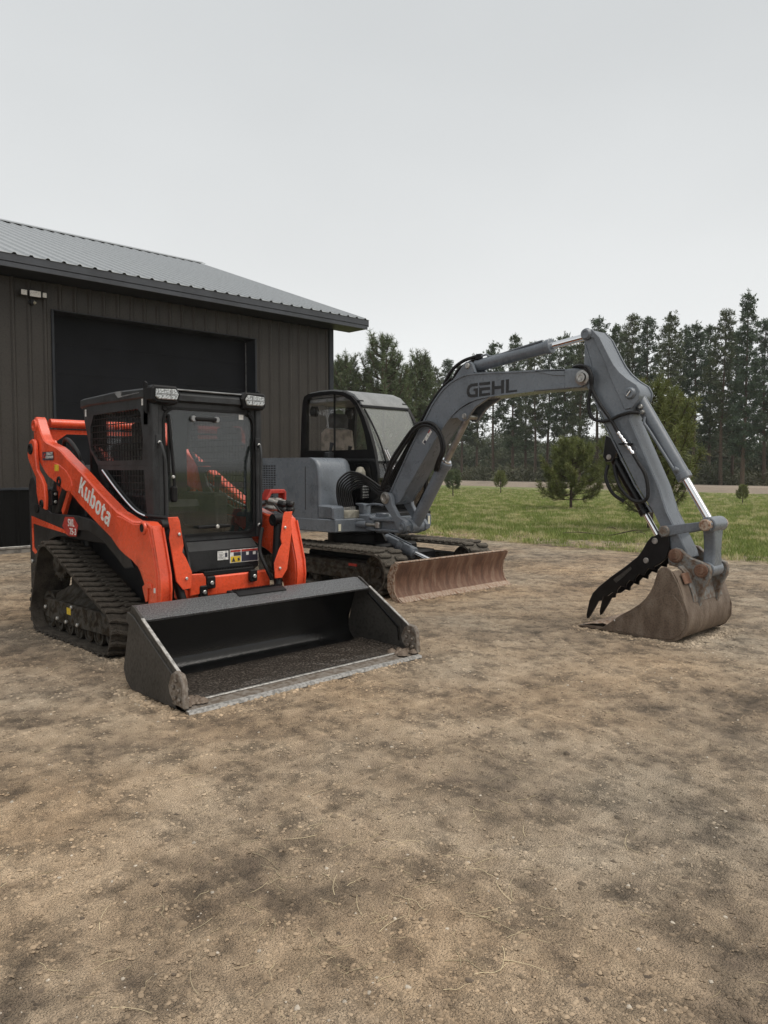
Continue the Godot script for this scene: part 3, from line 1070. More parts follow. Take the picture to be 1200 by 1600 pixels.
func loader_arms(t: Node3D) -> void:
	var mb: MB
	var upper := [[-7.325, 1.913], [-7.30, 1.935], [-7.268, 1.938], [-7.235, 1.91], [-7.219, 1.88], [-7.149, 1.785], [-7.096, 1.73], [-7.024, 1.70], [-6.92, 1.678], [-6.809, 1.652], [-6.73, 1.625], [-6.673, 1.60], [-6.574, 1.553], [-6.444, 1.497], [-6.287, 1.428], [-6.018, 1.296], [-5.655, 1.133], [-5.588, 1.119], [-5.483, 1.092], [-5.394, 1.072], [-5.23, 1.075], [-5.17, 1.072], [-5.12, 1.05]]
	var front := [[-5.108, 1.02], [-5.07, 0.906], [-5.01, 0.705], [-5.0, 0.6], [-5.02, 0.46]]
	var lower := [[-5.167, 0.455], [-5.20, 0.53], [-5.246, 0.628], [-5.29, 0.69], [-5.33, 0.727], [-5.431, 0.772], [-5.53, 0.80], [-5.613, 0.831], [-5.68, 0.866], [-5.761, 0.918], [-6.031, 1.027], [-6.364, 1.17], [-6.49, 1.235], [-6.545, 1.262], [-6.623, 1.268], [-6.69, 1.285], [-6.741, 1.311], [-6.987, 1.386], [-7.059, 1.421], [-7.13, 1.47], [-7.204, 1.523], [-7.256, 1.625], [-7.326, 1.744]]
	var link := [[-7.255, 1.737], [-7.31, 1.725], [-7.358, 1.671], [-7.372, 1.60], [-7.365, 1.56], [-7.31, 1.50], [-7.185, 1.385], [-7.175, 1.24], [-7.12, 1.12], [-6.99, 1.10], [-6.975, 1.20], [-6.996, 1.322], [-7.06, 1.39], [-7.157, 1.457], [-7.187, 1.595], [-7.192, 1.69], [-7.215, 1.725]]
	for s in 2:
		mb = MB.new()
		mb.prism(upper + front + lower, "x", mx(2.66, s), mx(2.755, s), 0.010)
		var arm := put(mb, "lift_arm", M.orange, t)
		# proud plates and welded rims of the casting
		mb = MB.new()
		mb.prism([[-7.02, 1.50], [-6.92, 1.53], [-6.74, 1.50], [-6.60, 1.45], [-6.50, 1.38], [-6.475, 1.32], [-6.50, 1.27], [-6.56, 1.275], [-6.63, 1.285], [-6.70, 1.305], [-6.76, 1.335], [-6.92, 1.39], [-6.99, 1.42]], "x", mx(2.6615, s), mx(2.6535, s), 0.004)
		put(mb, "gusset_plate", M.orange, arm)
		mb = MB.new()
		mb.prism([[-5.65, 1.10], [-5.57, 1.095], [-5.46, 1.07], [-5.38, 1.052], [-5.24, 1.055], [-5.15, 1.03], [-5.095, 0.90], [-5.04, 0.72], [-5.035, 0.50], [-5.145, 0.49], [-5.215, 0.62], [-5.31, 0.745], [-5.42, 0.795], [-5.60, 0.855], [-5.66, 0.90], [-5.69, 0.99]], "x", mx(2.6615, s), mx(2.6545, s), 0.004)
		put(mb, "casting_face", M.orange, arm)
		for p in [[-6.74, 1.355, 0.036], [-7.285, 1.86, 0.045]]:
			mb = MB.new()
			mb.lathe(Vector3(mx(2.66, s), p[1], p[0]), Vector3(mx(2.645, s), p[1], p[0]), [[0.0, p[2] + 0.012], [0.015, p[2] + 0.006], [0.015, p[2] * 0.6], [0.006, p[2] * 0.55], [0.006, 0.0]], 18)
			put(mb, "pin", M.orange if p[2] > 0.04 else M.black, arm)
		mb = MB.new()
		mb.lathe(Vector3(mx(2.655, s), 1.03, -5.215), Vector3(mx(2.63, s), 1.03, -5.215), [[0.0, 0.05], [0.012, 0.046], [0.016, 0.04], [0.016, 0.031]], 20)
		var boss := put(mb, "front_pin", M.orange, arm)
		mb = MB.new()
		mb.lathe(Vector3(mx(2.655, s), 1.03, -5.215), Vector3(mx(2.63, s), 1.03, -5.215), [[0.016, 0.031], [0.011, 0.026], [0.011, 0.012], [0.014, 0.01], [0.014, 0.0]], 16)
		put(mb, "pin_end", M.black, boss)
		mb = MB.new()
				# rims down both edges of the front leg
		for q in [[2.662, 2.674], [2.741, 2.753]]:
			mb.prism([[-5.108, 1.03], [-5.095, 1.035], [-5.055, 0.906], [-4.994, 0.705], [-4.985, 0.6], [-5.0, 0.47], [-5.02, 0.47], [-5.0, 0.6], [-5.01, 0.705], [-5.07, 0.906]], "x", mx(q[0], s), mx(q[1], s))
		put(mb, "leg_rim", M.orange, arm)
		mb = MB.new()
		mb.prism([[-5.235, 0.60], [-5.17, 0.635], [-5.10, 0.63], [-5.095, 0.60], [-5.15, 0.595], [-5.16, 0.50], [-5.185, 0.49]], "x", mx(2.655, s), mx(2.644, s), 0.003)
		put(mb, "latch_plate", M.orange, arm)
		mb = MB.new()
		mb.box(mx(2.6545, s), mx(2.652, s), 0.57, 0.605, -5.075, -5.05)
		put(mb, "tag", M.white_print, arm)
		mb = MB.new()
		mb.prism(link, "x", mx(2.618, s), mx(2.652, s), 0.008)
		mb.prism(shifted(link, 0.0), "x", mx(2.80, s), mx(2.83, s), 0.008)
		var lk := put(mb, "rear_link", M.orange, t)
		for p in [[-7.285, 1.645, 0.042], [-7.05, 1.15, 0.03]]:
			mb = MB.new()
			mb.lathe(Vector3(mx(2.618, s), p[1], p[0]), Vector3(mx(2.606, s), p[1], p[0]), [[0.0, p[2] + 0.01], [0.012, p[2] + 0.006], [0.012, p[2] * 0.7], [0.004, p[2] * 0.65], [0.004, 0.0]], 16)
			put(mb, "pin", M.black, lk)
		mb = MB.new()
		mb.rod(Vector3(mx(2.725, s), 1.30, -6.72), Vector3(mx(2.725, s), 0.98, -6.97), 0.05, 16, 0.006)
		mb.rod(Vector3(mx(2.725, s), 0.98, -6.97), Vector3(mx(2.725, s), 0.72, -7.15), 0.058, 16, 0.006)
		put(mb, "lift_cylinder", M.black, t)
		# a forward link hidden behind the arm, and its bolted block
		mb = MB.new()
		mb.prism([[-6.62, 1.29], [-6.80, 1.32], [-6.86, 1.15], [-6.80, 1.05]], "x", mx(2.70, s), mx(2.74, s), 0.006)
		put(mb, "front_link", M.orange, t)
		mb = MB.new()
		mb.box(mx(2.66, s), mx(2.72, s), 1.14, 1.27, -6.98, -6.93, 0.006)
		var blk := put(mb, "stop_block", M.black, t)
		for y in [1.17, 1.24]:
			mb = MB.new()
			mb.rod(Vector3(mx(2.69, s), y, -6.93), Vector3(mx(2.69, s), y, -6.915), 0.014, 6, 0.003)
			put(mb, "bolt", M.bolt, blk)
		# tilt cylinder and its sheet guard at the arm's front
		mb = MB.new()
		mb.rod(Vector3(mx(2.80, s), 1.03, -5.17), Vector3(mx(2.865, s), 0.62, -5.12), 0.043, 16, 0.006)
		mb.rod(Vector3(mx(2.865, s), 0.62, -5.12), Vector3(mx(2.89, s), 0.42, -5.05), 0.034, 14, 0.004)
		mb.lathe(Vector3(mx(2.757, s), 1.04, -5.17), Vector3(mx(2.87, s), 1.04, -5.17), [[0.0, 0.0], [0.0, 0.05], [0.11, 0.05], [0.11, 0.03], [0.105, 0.028], [0.105, 0.0]], 16)
		put(mb, "tilt_cylinder", M.black, t)
		mb = MB.new()
		var gd := []
		for p in [[2.758, 1.112], [2.835, 1.112], [2.85, 1.085], [2.88, 0.90], [2.868, 0.85], [2.895, 0.81], [2.945, 0.70], [2.938, 0.575], [2.87, 0.572], [2.815, 0.64], [2.79, 0.80], [2.765, 0.96], [2.775, 1.02]]:
			gd.append([mx(p[0], s), p[1]])
		mb.prism(gd, "z", -5.052, -5.04, 0.003)
		var guard := put(mb, "cylinder_guard", M.orange, t)
		guard.rotation = Vector3.ZERO
		for p in [[2.84, 0.985], [2.895, 0.655]]:
			mb = MB.new()
			mb.rod(Vector3(mx(p[0], s), p[1], -5.04), Vector3(mx(p[0], s), p[1], -5.026), 0.012, 8, 0.003)
			put(mb, "bolt", M.bolt, guard)
		mb = MB.new()
		mb.sweep(spline([Vector3(mx(2.95, s), 0.98, -5.2), Vector3(mx(2.99, s), 0.8, -5.18), Vector3(mx(2.97, s), 0.66, -5.12), Vector3(mx(2.93, s), 0.56, -5.1)]), 0.016, 8)
		put(mb, "hose", M.hose, t)
	# print on the near arm
	var slope := atan2(1.13 - 1.43, -5.655 + 6.287)
	var face := Basis(Vector3.UP, -PI / 2) * Basis(Vector3.BACK, slope)
	lettering("Kubota", 0.20, 0.003, M.white_print, t, Transform3D(face, Vector3(2.6585, 1.20, -6.05)), "lettering", true, 0.93)
	mb = MB.new()
	mb.box(2.6535, 2.651, 1.54, 1.615, -7.10, -6.86)
	var dec := put(mb, "dealer_decal", M.navy_print, t)
	mb = MB.new()
	mb.prism([[-7.09, 1.56], [-7.055, 1.60], [-7.02, 1.60], [-7.03, 1.585], [-7.05, 1.585], [-7.06, 1.57], [-7.02, 1.57], [-7.02, 1.56]], "x", 2.651, 2.6495)
	put(mb, "emblem", M.red_print, dec)
	var flat := Basis(Vector3.UP, -PI / 2)
	lettering("QUALITY", 0.034, 0.001, M.white_print, dec, Transform3D(flat, Vector3(2.6498, 1.597, -6.935)))
	lettering("EQUIPMENT", 0.03, 0.001, M.white_print, dec, Transform3D(flat, Vector3(2.6498, 1.567, -6.935)))
	mb = MB.new()
	mb.box(2.6535, 2.651, 1.445, 1.50, -6.83, -6.745)
	put(mb, "warning_decal", M.yellow_print, t)
	# cross tube between the rear towers
	mb = MB.new()
	mb.rod(Vector3(2.79, 1.885, -7.275), Vector3(3.85, 1.885, -7.275), 0.042, 20)
	put(mb, "cross_tube", M.orange, t)
	mb = MB.new()
	mb.prism([[2.79, 1.83], [3.85, 1.83], [3.85, 1.70], [3.7, 1.79], [2.95, 1.79], [2.79, 1.68]], "z", -7.30, -7.285)
	put(mb, "cross_plate", M.orange, t)
	# low cross beam at the front, and its black catches
	mb = MB.new()
	mb.box(2.90, 3.75, 0.475, 0.63, -5.24, -5.17, 0.012)
	put(mb, "front_beam", M.orange, t)
	mb = MB.new()
	mb.prism([[2.99, 0.665], [3.10, 0.662], [3.125, 0.62], [3.125, 0.55], [3.06, 0.505], [2.985, 0.50]], "z", -5.17, -5.14, 0.005)
	put(mb, "beam_plate", M.orange, t)
	for p in [[3.165, 0.585, 0.04], [3.56, 0.60, 0.035], [3.10, 0.52, 0.035]]:
		mb = MB.new()
		mb.box(p[0] - p[2], p[0] + p[2], p[1] - 0.045, p[1] + 0.05, -5.17, -5.13, 0.008)
		var c := put(mb, "catch", M.black, t)
		mb = MB.new()
		mb.rod(Vector3(p[0], p[1], -5.13), Vector3(p[0], p[1], -5.115), 0.017, 6, 0.004)
		put(mb, "bolt", M.bolt, c)
	# hydraulic couplings on top of the far arm
	mb = MB.new()
	mb.prism([[3.875, 1.20], [3.93, 1.285], [4.075, 1.285], [4.095, 1.265], [4.095, 1.12], [4.075, 1.12], [4.075, 1.25], [3.94, 1.25], [3.90, 1.19]], "z", -5.50, -5.40, 0.006)
	put(mb, "coupler_guard", M.red_print, t)
	for k in 4:
		mb = MB.new()
		var p := Vector3(3.90 + 0.055 * (k % 2), 1.135 + 0.06 * (k / 2), -5.44 + 0.03 * (k % 2))
		var e := p + Vector3(0.09, -0.02 - 0.012 * (k / 2), 0.13)
		mb.lathe(p, e, [[0.0, 0.0], [0.0, 0.022], [0.03, 0.022], [0.03, 0.03], [0.08, 0.03], [0.08, 0.022], [0.14, 0.023], [0.14, 0.0]], 12)
		var cp := put(mb, "coupler", M.steel, t)
		mb = MB.new()
		mb.lathe(p + (e - p) * 0.72, e + Vector3(0.02, -0.012, 0.028), [[0.0, 0.0], [0.0, 0.03], [0.05, 0.036], [0.072, 0.03], [0.078, 0.0]], 6)
		put(mb, "dust_cap", M.hose, cp)
	mb = MB.new()
	mb.sweep(spline([Vector3(4.0, 1.10, -5.28), Vector3(3.97, 1.07, -5.25), Vector3(3.93, 1.10, -5.27), Vector3(3.90, 1.17, -5.33)]), 0.008, 6)
	put(mb, "cap_tether", M.hose, t)
	for k in 2:
		mb = MB.new()
		mb.sweep(spline([Vector3(3.90 + 0.05 * k, 1.17, -5.42), Vector3(3.85, 1.13, -5.6), Vector3(3.84, 1.2, -5.9), Vector3(3.88, 1.32, -6.3)]), 0.011, 8)
		put(mb, "pipe", M.steel, t)
	# pipes lying on the near arm's upper face
	for k in 2:
		mb = MB.new()
		mb.sweep(spline([Vector3(2.80 + 0.03 * k, 1.45, -6.2), Vector3(2.80 + 0.03 * k, 1.28, -5.92), Vector3(2.80 + 0.03 * k, 1.14, -5.64), Vector3(2.82 + 0.03 * k, 1.09, -5.45)]), 0.011, 8)
		put(mb, "pipe", M.chrome if k == 0 else M.hose, t)
	mb = MB.new()
	mb.sweep(spline([Vector3(2.82, 1.10, -5.5), Vector3(2.83, 1.10, -5.35), Vector3(2.87, 1.09, -5.25), Vector3(2.88, 1.06, -5.2)]), 0.016, 8)
	put(mb, "hose", M.hose, t)
	for a in [[Vector3(2.86, 1.45, -6.75), Vector3(2.84, 1.60, -6.78), Vector3(2.83, 1.72, -6.95), Vector3(2.85, 1.70, -7.1), Vector3(2.87, 1.5, -7.15)], [Vector3(2.84, 1.2, -6.6), Vector3(2.83, 1.42, -6.62), Vector3(2.85, 1.52, -6.75), Vector3(2.88, 1.4, -6.9)], [Vector3(2.83, 1.05, -6.45), Vector3(2.83, 1.25, -6.48), Vector3(2.84, 1.35, -6.55), Vector3(2.88, 1.3, -6.7)]]:
		mb = MB.new()
		mb.sweep(spline(a), 0.02, 8)
		put(mb, "hose", M.hose, t)


func loader_cab(t: Node3D) -> void:
	var mb: MB
	# side plates with guarded openings
	var up_out := [[-6.64, 2.03], [-6.3, 2.05], [-5.5, 2.04], [-5.455, 2.0], [-5.455, 1.75], [-5.455, 1.49], [-6.0, 1.49], [-6.36, 1.49], [-6.50, 1.62], [-6.60, 1.86]]
	var up_in := [[-6.42, 1.918], [-6.1, 1.925], [-5.63, 1.93], [-5.58, 1.895], [-5.55, 1.70], [-5.565, 1.53], [-6.0, 1.53], [-6.35, 1.53], [-6.495, 1.64], [-6.49, 1.82]]
	var lo_out := [[-6.36, 1.488], [-5.9, 1.488], [-5.455, 1.488], [-5.455, 1.05], [-5.7, 1.05], [-6.05, 1.08], [-6.25, 1.2]]
	var lo_in := [[-6.25, 1.42], [-6.2, 1.452], [-5.54, 1.452], [-5.505, 1.11], [-5.75, 1.12], [-6.05, 1.2], [-6.2, 1.32]]
	for s in 2:
		mb = MB.new()
		mb.ring(up_out, up_in, "x", mx(2.855, s), mx(2.83, s))
		mb.ring(lo_out, lo_in, "x", mx(2.855, s), mx(2.83, s))
		var plate := put(mb, "cab_side", M.cab_grey, t)
		mb = MB.new()
		mesh_wires(mb, up_in, mx(2.842, s), 0.049, 0.054)
		put(mb, "window_guard", M.black, plate)
		mb = MB.new()
		mesh_wires(mb, lo_in, mx(2.842, s), 0.049, 0.054)
		put(mb, "window_guard", M.black, plate)
		mb = MB.new()
		mb.prism(up_in, "x", mx(2.866, s), mx(2.87, s))
		put(mb, "side_glass", M.clear_glass, t)
		for q in [[-6.575, 1.945, 0.03], [-5.545, 1.985, 0.035]]:
			mb = MB.new()
			mb.box(mx(2.83, s), mx(2.827, s), q[1] - q[2], q[1] + q[2], q[0] - 0.012, q[0] + 0.012)
			put(mb, "tag", M.white_print, plate)
	# roof
	mb = MB.new()
	mb.prism([[-6.66, 1.985], [-6.66, 2.06], [-6.60, 2.068], [-5.98, 2.086], [-5.50, 2.078], [-5.40, 2.066], [-5.365, 2.03], [-5.365, 1.99], [-5.42, 1.965], [-5.47, 2.0], [-6.5, 2.0]], "x", 2.815, 3.825, 0.012)
	put(mb, "cab_roof", M.cab_grey, t)
	for s in 2:
		mb = MB.new()
		mb.prism([[-5.99, 2.08], [-5.92, 2.03], [-5.57, 2.045], [-5.57, 2.05], [-5.87, 2.043], [-5.85, 2.08]], "x", mx(2.8152, s), mx(2.811, s))
		put(mb, "roof_trim", M.silver_trim, t)
	mb = MB.new()
	mb.box(3.02, 3.62, 2.066, 2.078, -5.42, -5.37, 0.004)
	put(mb, "roof_trim", M.silver_trim, t)
	# front frame round the door
	var fo := []
	var fi := []
	var fs := []
	for p in [[2.83, 0.89, 1, 1], [3.81, 0.89, -1, 1], [3.81, 1.985, -1, -1], [2.83, 1.985, 1, -1]]:
		for k in 5:
			fo.append([p[0], p[1]])
	fo = [[2.86, 0.89], [2.9, 0.89], [2.95, 0.89], [3.0, 0.89], [3.1, 0.89], [3.55, 0.89], [3.64, 0.89], [3.69, 0.89], [3.74, 0.89], [3.78, 0.89], [3.81, 1.8], [3.81, 1.87], [3.81, 1.93], [3.81, 1.96], [3.81, 1.985], [2.83, 1.985], [2.83, 1.96], [2.83, 1.93], [2.83, 1.87], [2.83, 1.8]]
	var cor := func(cx: float, cy: float, r: float, a0: float) -> Array:
		var out := []
		for k in 5:
			out.append([cx + r * cos(a0 + k * PI / 8), cy + r * sin(a0 + k * PI / 8)])
		return out
	fi = cor.call(2.985, 0.985, 0.06, PI) + cor.call(3.695, 0.985, 0.06, 1.5 * PI) + cor.call(3.66, 1.835, 0.105, 0.0) + cor.call(3.02, 1.835, 0.105, 0.5 * PI)
	fs = cor.call(3.0, 1.0, 0.055, PI) + cor.call(3.68, 1.0, 0.055, 1.5 * PI) + cor.call(3.65, 1.825, 0.095, 0.0) + cor.call(3.03, 1.825, 0.095, 0.5 * PI)
	mb = MB.new()
	mb.ring(fo, fi, "z", -5.53, -5.40)
	put(mb, "front_frame", M.cab_grey, t)
	mb = MB.new()
	mb.ring(fi, fs, "z", -5.43, -5.392)
	var seal := put(mb, "door_seal", M.black, t)
	mb = MB.new()
	mb.prism(fs, "z", -5.418, -5.412)
	put(mb, "windshield", M.loader_glass, t)
	# outer posts
	for s in 2:
		mb = MB.new()
		mb.prism([[-5.455, 0.89], [-5.385, 0.89], [-5.375, 1.0], [-5.375, 1.95], [-5.455, 1.985]], "x", mx(2.822, s), mx(2.876, s), 0.008)
		put(mb, "corner_post", M.cab_grey, t)
		mb = MB.new()
		mb.sweep(spline([Vector3(mx(2.865, s), 1.655, -5.375), Vector3(mx(2.868, s), 1.65, -5.335), Vector3(mx(2.875, s), 1.58, -5.31), Vector3(mx(2.885, s), 1.50, -5.30), Vector3(mx(2.89, s), 1.2, -5.30), Vector3(mx(2.885, s), 1.03, -5.305), Vector3(mx(2.868, s), 0.99, -5.335), Vector3(mx(2.865, s), 0.985, -5.375)], 4), 0.012, 8)
		var rail := put(mb, "grab_rail", M.cab_grey, t)
		mb = MB.new()
		mb.box(mx(2.845, s), mx(2.888, s), 1.62, 1.72, -5.375, -5.366, 0.003)
		mb.rod(Vector3(mx(2.866, s), 1.655, -5.366), Vector3(mx(2.866, s), 1.655, -5.35), 0.014, 8, 0.003)
		put(mb, "rail_foot", M.cab_grey, rail)
		mb = MB.new()
		mb.rod(Vector3(mx(2.866, s), 0.99, -5.37), Vector3(mx(2.866, s), 0.99, -5.35), 0.016, 8, 0.003)
		mb.rod(Vector3(mx(2.866, s), 1.662, -5.36), Vector3(mx(2.866, s), 1.662, -5.345), 0.014, 8, 0.003)
		put(mb, "bolt", M.bolt, rail)
		mb = MB.new()
		mb.rod(Vector3(mx(2.935, s), 1.925, -5.40), Vector3(mx(2.935, s), 1.925, -5.383), 0.022, 12, 0.005)
		put(mb, "bolt", M.black, t)
		# work lamps in the roof corners
		mb = MB.new()
		var hp := []
		for p in [[2.80, 2.07], [2.82, 2.092], [3.005, 2.092], [3.045, 2.035], [3.02, 1.965], [2.99, 1.95], [2.83, 1.955], [2.80, 1.985]]:
			hp.append([mx(p[0], s), p[1]])
		mb.prism(hp, "z", -5.44, -5.335, 0.014)
		var lamp := put(mb, "work_lamp", M.black, t)
		mb = MB.new()
		var lp := []
		for p in [[2.828, 2.06], [2.99, 2.068], [3.018, 2.03], [3.0, 1.985], [2.845, 1.985], [2.825, 2.005]]:
			lp.append([mx(p[0], s), p[1]])
		mb.prism(lp, "z", -5.336, -5.318, 0.006)
		put(mb, "lamp_face", M.lens, lamp)
		mb = MB.new()
		mb.box(mx(2.945, s), mx(2.952, s), 1.988, 2.062, -5.319, -5.314)
		mb.box(mx(2.835, s), mx(3.005, s), 2.024, 2.03, -5.319, -5.3135)
		put(mb, "lamp_bar", M.silver_trim, lamp)
		mb = MB.new()
		mb.prism([[-5.47, 1.90], [-5.43, 1.88], [-5.42, 2.11], [-5.45, 2.125], [-5.475, 2.10]], "x", mx(2.815, s), mx(2.80, s), 0.003)
		put(mb, "lamp_bracket", M.black, t)
	# things on the door
	mb = MB.new()
	mb.box(3.19, 3.39, 1.842, 1.872, -5.405, -5.375, 0.008)
	var h1 := put(mb, "door_handle", M.black, t)
	for x in [3.185, 3.395]:
		mb = MB.new()
		mb.rod(Vector3(x, 1.857, -5.412), Vector3(x, 1.857, -5.385), 0.024, 14, 0.004)
		put(mb, "handle_end", M.silver_trim, h1)
	mb = MB.new()
	mb.box(3.20, 3.50, 0.985, 1.01, -5.40, -5.375, 0.006)
	put(mb, "door_handle", M.black, t)
	mb = MB.new()
	mb.rod(Vector3(3.375, 0.997, -5.376), Vector3(3.375, 0.997, -5.362), 0.016, 14, 0.003)
	put(mb, "lock", M.bolt, t)
	mb = MB.new()
	mb.sweep([Vector3(2.965, 1.87, -5.39), Vector3(2.985, 1.6, -5.385), Vector3(2.995, 1.4, -5.375), Vector3(3.0, 1.22, -5.375)], 0.012, 6)
	mb.box(2.955, 2.975, 1.44, 1.88, -5.402, -5.39, 0.003)
	mb.box(2.972, 3.022, 1.205, 1.33, -5.41, -5.36, 0.012)
	put(mb, "wiper", M.black, t)
	mb = MB.new()
	mb.rod(Vector3(2.985, 1.40, -5.38), Vector3(2.985, 1.40, -5.36), 0.013, 8, 0.003)
	put(mb, "bolt", M.bolt, t)
	mb = MB.new()
	mb.box(3.615, 3.66, 1.87, 1.91, -5.4115, -5.4105)
	put(mb, "tag", M.white_print, t)
	# nose below the door with its plates
	mb = MB.new()
	mb.prism([[-5.42, 0.885], [-5.36, 0.885], [-5.28, 0.82], [-5.275, 0.66], [-5.32, 0.63], [-5.42, 0.63]], "x", 2.93, 3.71, 0.012)
	put(mb, "nose_panel", M.dark_paint, t)
	mb = MB.new()
	mb.box(3.31, 3.41, 0.735, 0.806, -5.275, -5.2725)
	var d1 := put(mb, "serial_plate", M.white_print, t)
	mb = MB.new()
	for k in 5:
		mb.box(3.32, 3.36 + 0.012 * (k % 2), 0.744 + k * 0.012, 0.747 + k * 0.012, -5.2725, -5.2715)
	mb.box(3.378, 3.40, 0.755, 0.79, -5.2725, -5.2715)
	put(mb, "print", M.navy_print, d1)
	mb = MB.new()
	mb.box(3.425, 3.70, 0.703, 0.81, -5.275, -5.2725)
	var d2 := put(mb, "warning_plate", M.white_print, t)
	for q in [[3.43, 3.527, 0.707, 0.755, "yellow_print"], [3.43, 3.527, 0.79, 0.806, "red_print"], [3.46, 3.527, 0.758, 0.787, "navy_print"], [3.535, 3.695, 0.708, 0.788, "navy_print"], [3.535, 3.695, 0.79, 0.806, "red_print"]]:
		mb = MB.new()
		mb.box(q[0], q[1], q[2], q[3], -5.2725, -5.271)
		put(mb, "print", M[q[4]], d2)
	mb = MB.new()
	mb.prism([[3.44, 0.712], [3.475, 0.712], [3.4575, 0.75]], "z", -5.271, -5.2702)
	mb.prism([[3.50, 0.715], [3.52, 0.72], [3.512, 0.742], [3.495, 0.738]], "z", -5.271, -5.2702)
	put(mb, "print", M.navy_print, d2)
	for q in [[3.58, 3.605], [3.645, 3.675]]:
		mb = MB.new()
		mb.box(q[0], q[1], 0.758, 0.784, -5.271, -5.2702)
		put(mb, "print", M.white_print, d2)
	# grip step
	mb = MB.new()
	mb.box(3.13, 3.60, 0.632, 0.668, -5.275, -5.18, 0.004)
	var step := put(mb, "step", M.black, t)
	mb = MB.new()
	for k in 32:
		for j in 4:
			mb.prism([[3.14 + k * 0.0145, 0.667], [3.148 + k * 0.0145, 0.667], [3.144 + k * 0.0145, 0.676]], "z", -5.27 + j * 0.024, -5.26 + j * 0.024)
	put(mb, "grip_teeth", M.black, step)
	# inside
	mb = MB.new()
	mb.box(2.87, 3.77, 0.86, 0.90, -6.58, -5.46, 0.005)
	put(mb, "cab_floor", M.black, t)
	mb = MB.new()
	mb.ring([[2.86, 0.9], [3.78, 0.9], [3.78, 2.0], [2.86, 2.0]], [[3.0, 1.5], [3.64, 1.5], [3.64, 1.93], [3.0, 1.93]], "z", -6.58, -6.54)
	put(mb, "rear_frame", M.black, t)
	mb = MB.new()
	mb.box(3.0, 3.64, 1.5, 1.93, -6.565, -6.56)
	put(mb, "rear_glass", M.clear_glass, t)
	mb = MB.new()
	mb.prism([[-6.42, 1.08], [-5.98, 1.08], [-5.92, 1.14], [-5.95, 1.2], [-6.3, 1.19], [-6.38, 1.5], [-6.44, 1.68], [-6.52, 1.68], [-6.53, 1.2]], "x", 3.10, 3.56, 0.035)
	var seat := put(mb, "seat", M.seat_dark, t)
	mb = MB.new()
	mb.prism([[-6.50, 1.68], [-6.43, 1.68], [-6.43, 1.84], [-6.46, 1.875], [-6.51, 1.86]], "x", 3.20, 3.46, 0.03)
	put(mb, "headrest", M.seat_dark, seat)
	for s in 2:
		mb = MB.new()
		mb.box(mx(2.93, s), mx(3.06, s), 0.95, 1.26, -6.3, -5.72, 0.03)
		put(mb, "console", M.cab_grey, t)
		mb = MB.new()
		mb.sweep(spline([Vector3(mx(3.0, s), 1.25, -5.8), Vector3(mx(3.0, s), 1.33, -5.79), Vector3(mx(3.0, s), 1.40, -5.77)]), 0.022, 10, 0.028)
		put(mb, "joystick", M.black, t)


func mesh_wires(mb: MB, poly: Array, x: float, px: float, py: float) -> void:
	# a welded wire screen cut to an outline in (z, y)
	var pv := PackedVector2Array()
	var lo := Vector2(1e9, 1e9)
	var hi := Vector2(-1e9, -1e9)
	for p in poly:
		pv.append(Vector2(p[0], p[1]))
		lo = lo.min(pv[-1])
		hi = hi.max(pv[-1])
	var z := lo.x + px * 0.5
	while z < hi.x:
		for seg in Geometry2D.intersect_polyline_with_polygon(PackedVector2Array([Vector2(z, lo.y - 1), Vector2(z, hi.y + 1)]), pv):
			mb.box(x - 0.003, x + 0.003, minf(seg[0].y, seg[-1].y), maxf(seg[0].y, seg[-1].y), z - 0.0035, z + 0.0035)
		z += px
	var y := lo.y + py * 0.5
	while y < hi.y:
		for seg in Geometry2D.intersect_polyline_with_polygon(PackedVector2Array([Vector2(lo.x - 1, y), Vector2(hi.x + 1, y)]), pv):
			mb.box(x - 0.006, x + 0.001, y - 0.0035, y + 0.0035, minf(seg[0].x, seg[-1].x), maxf(seg[0].x, seg[-1].x))
		y += py


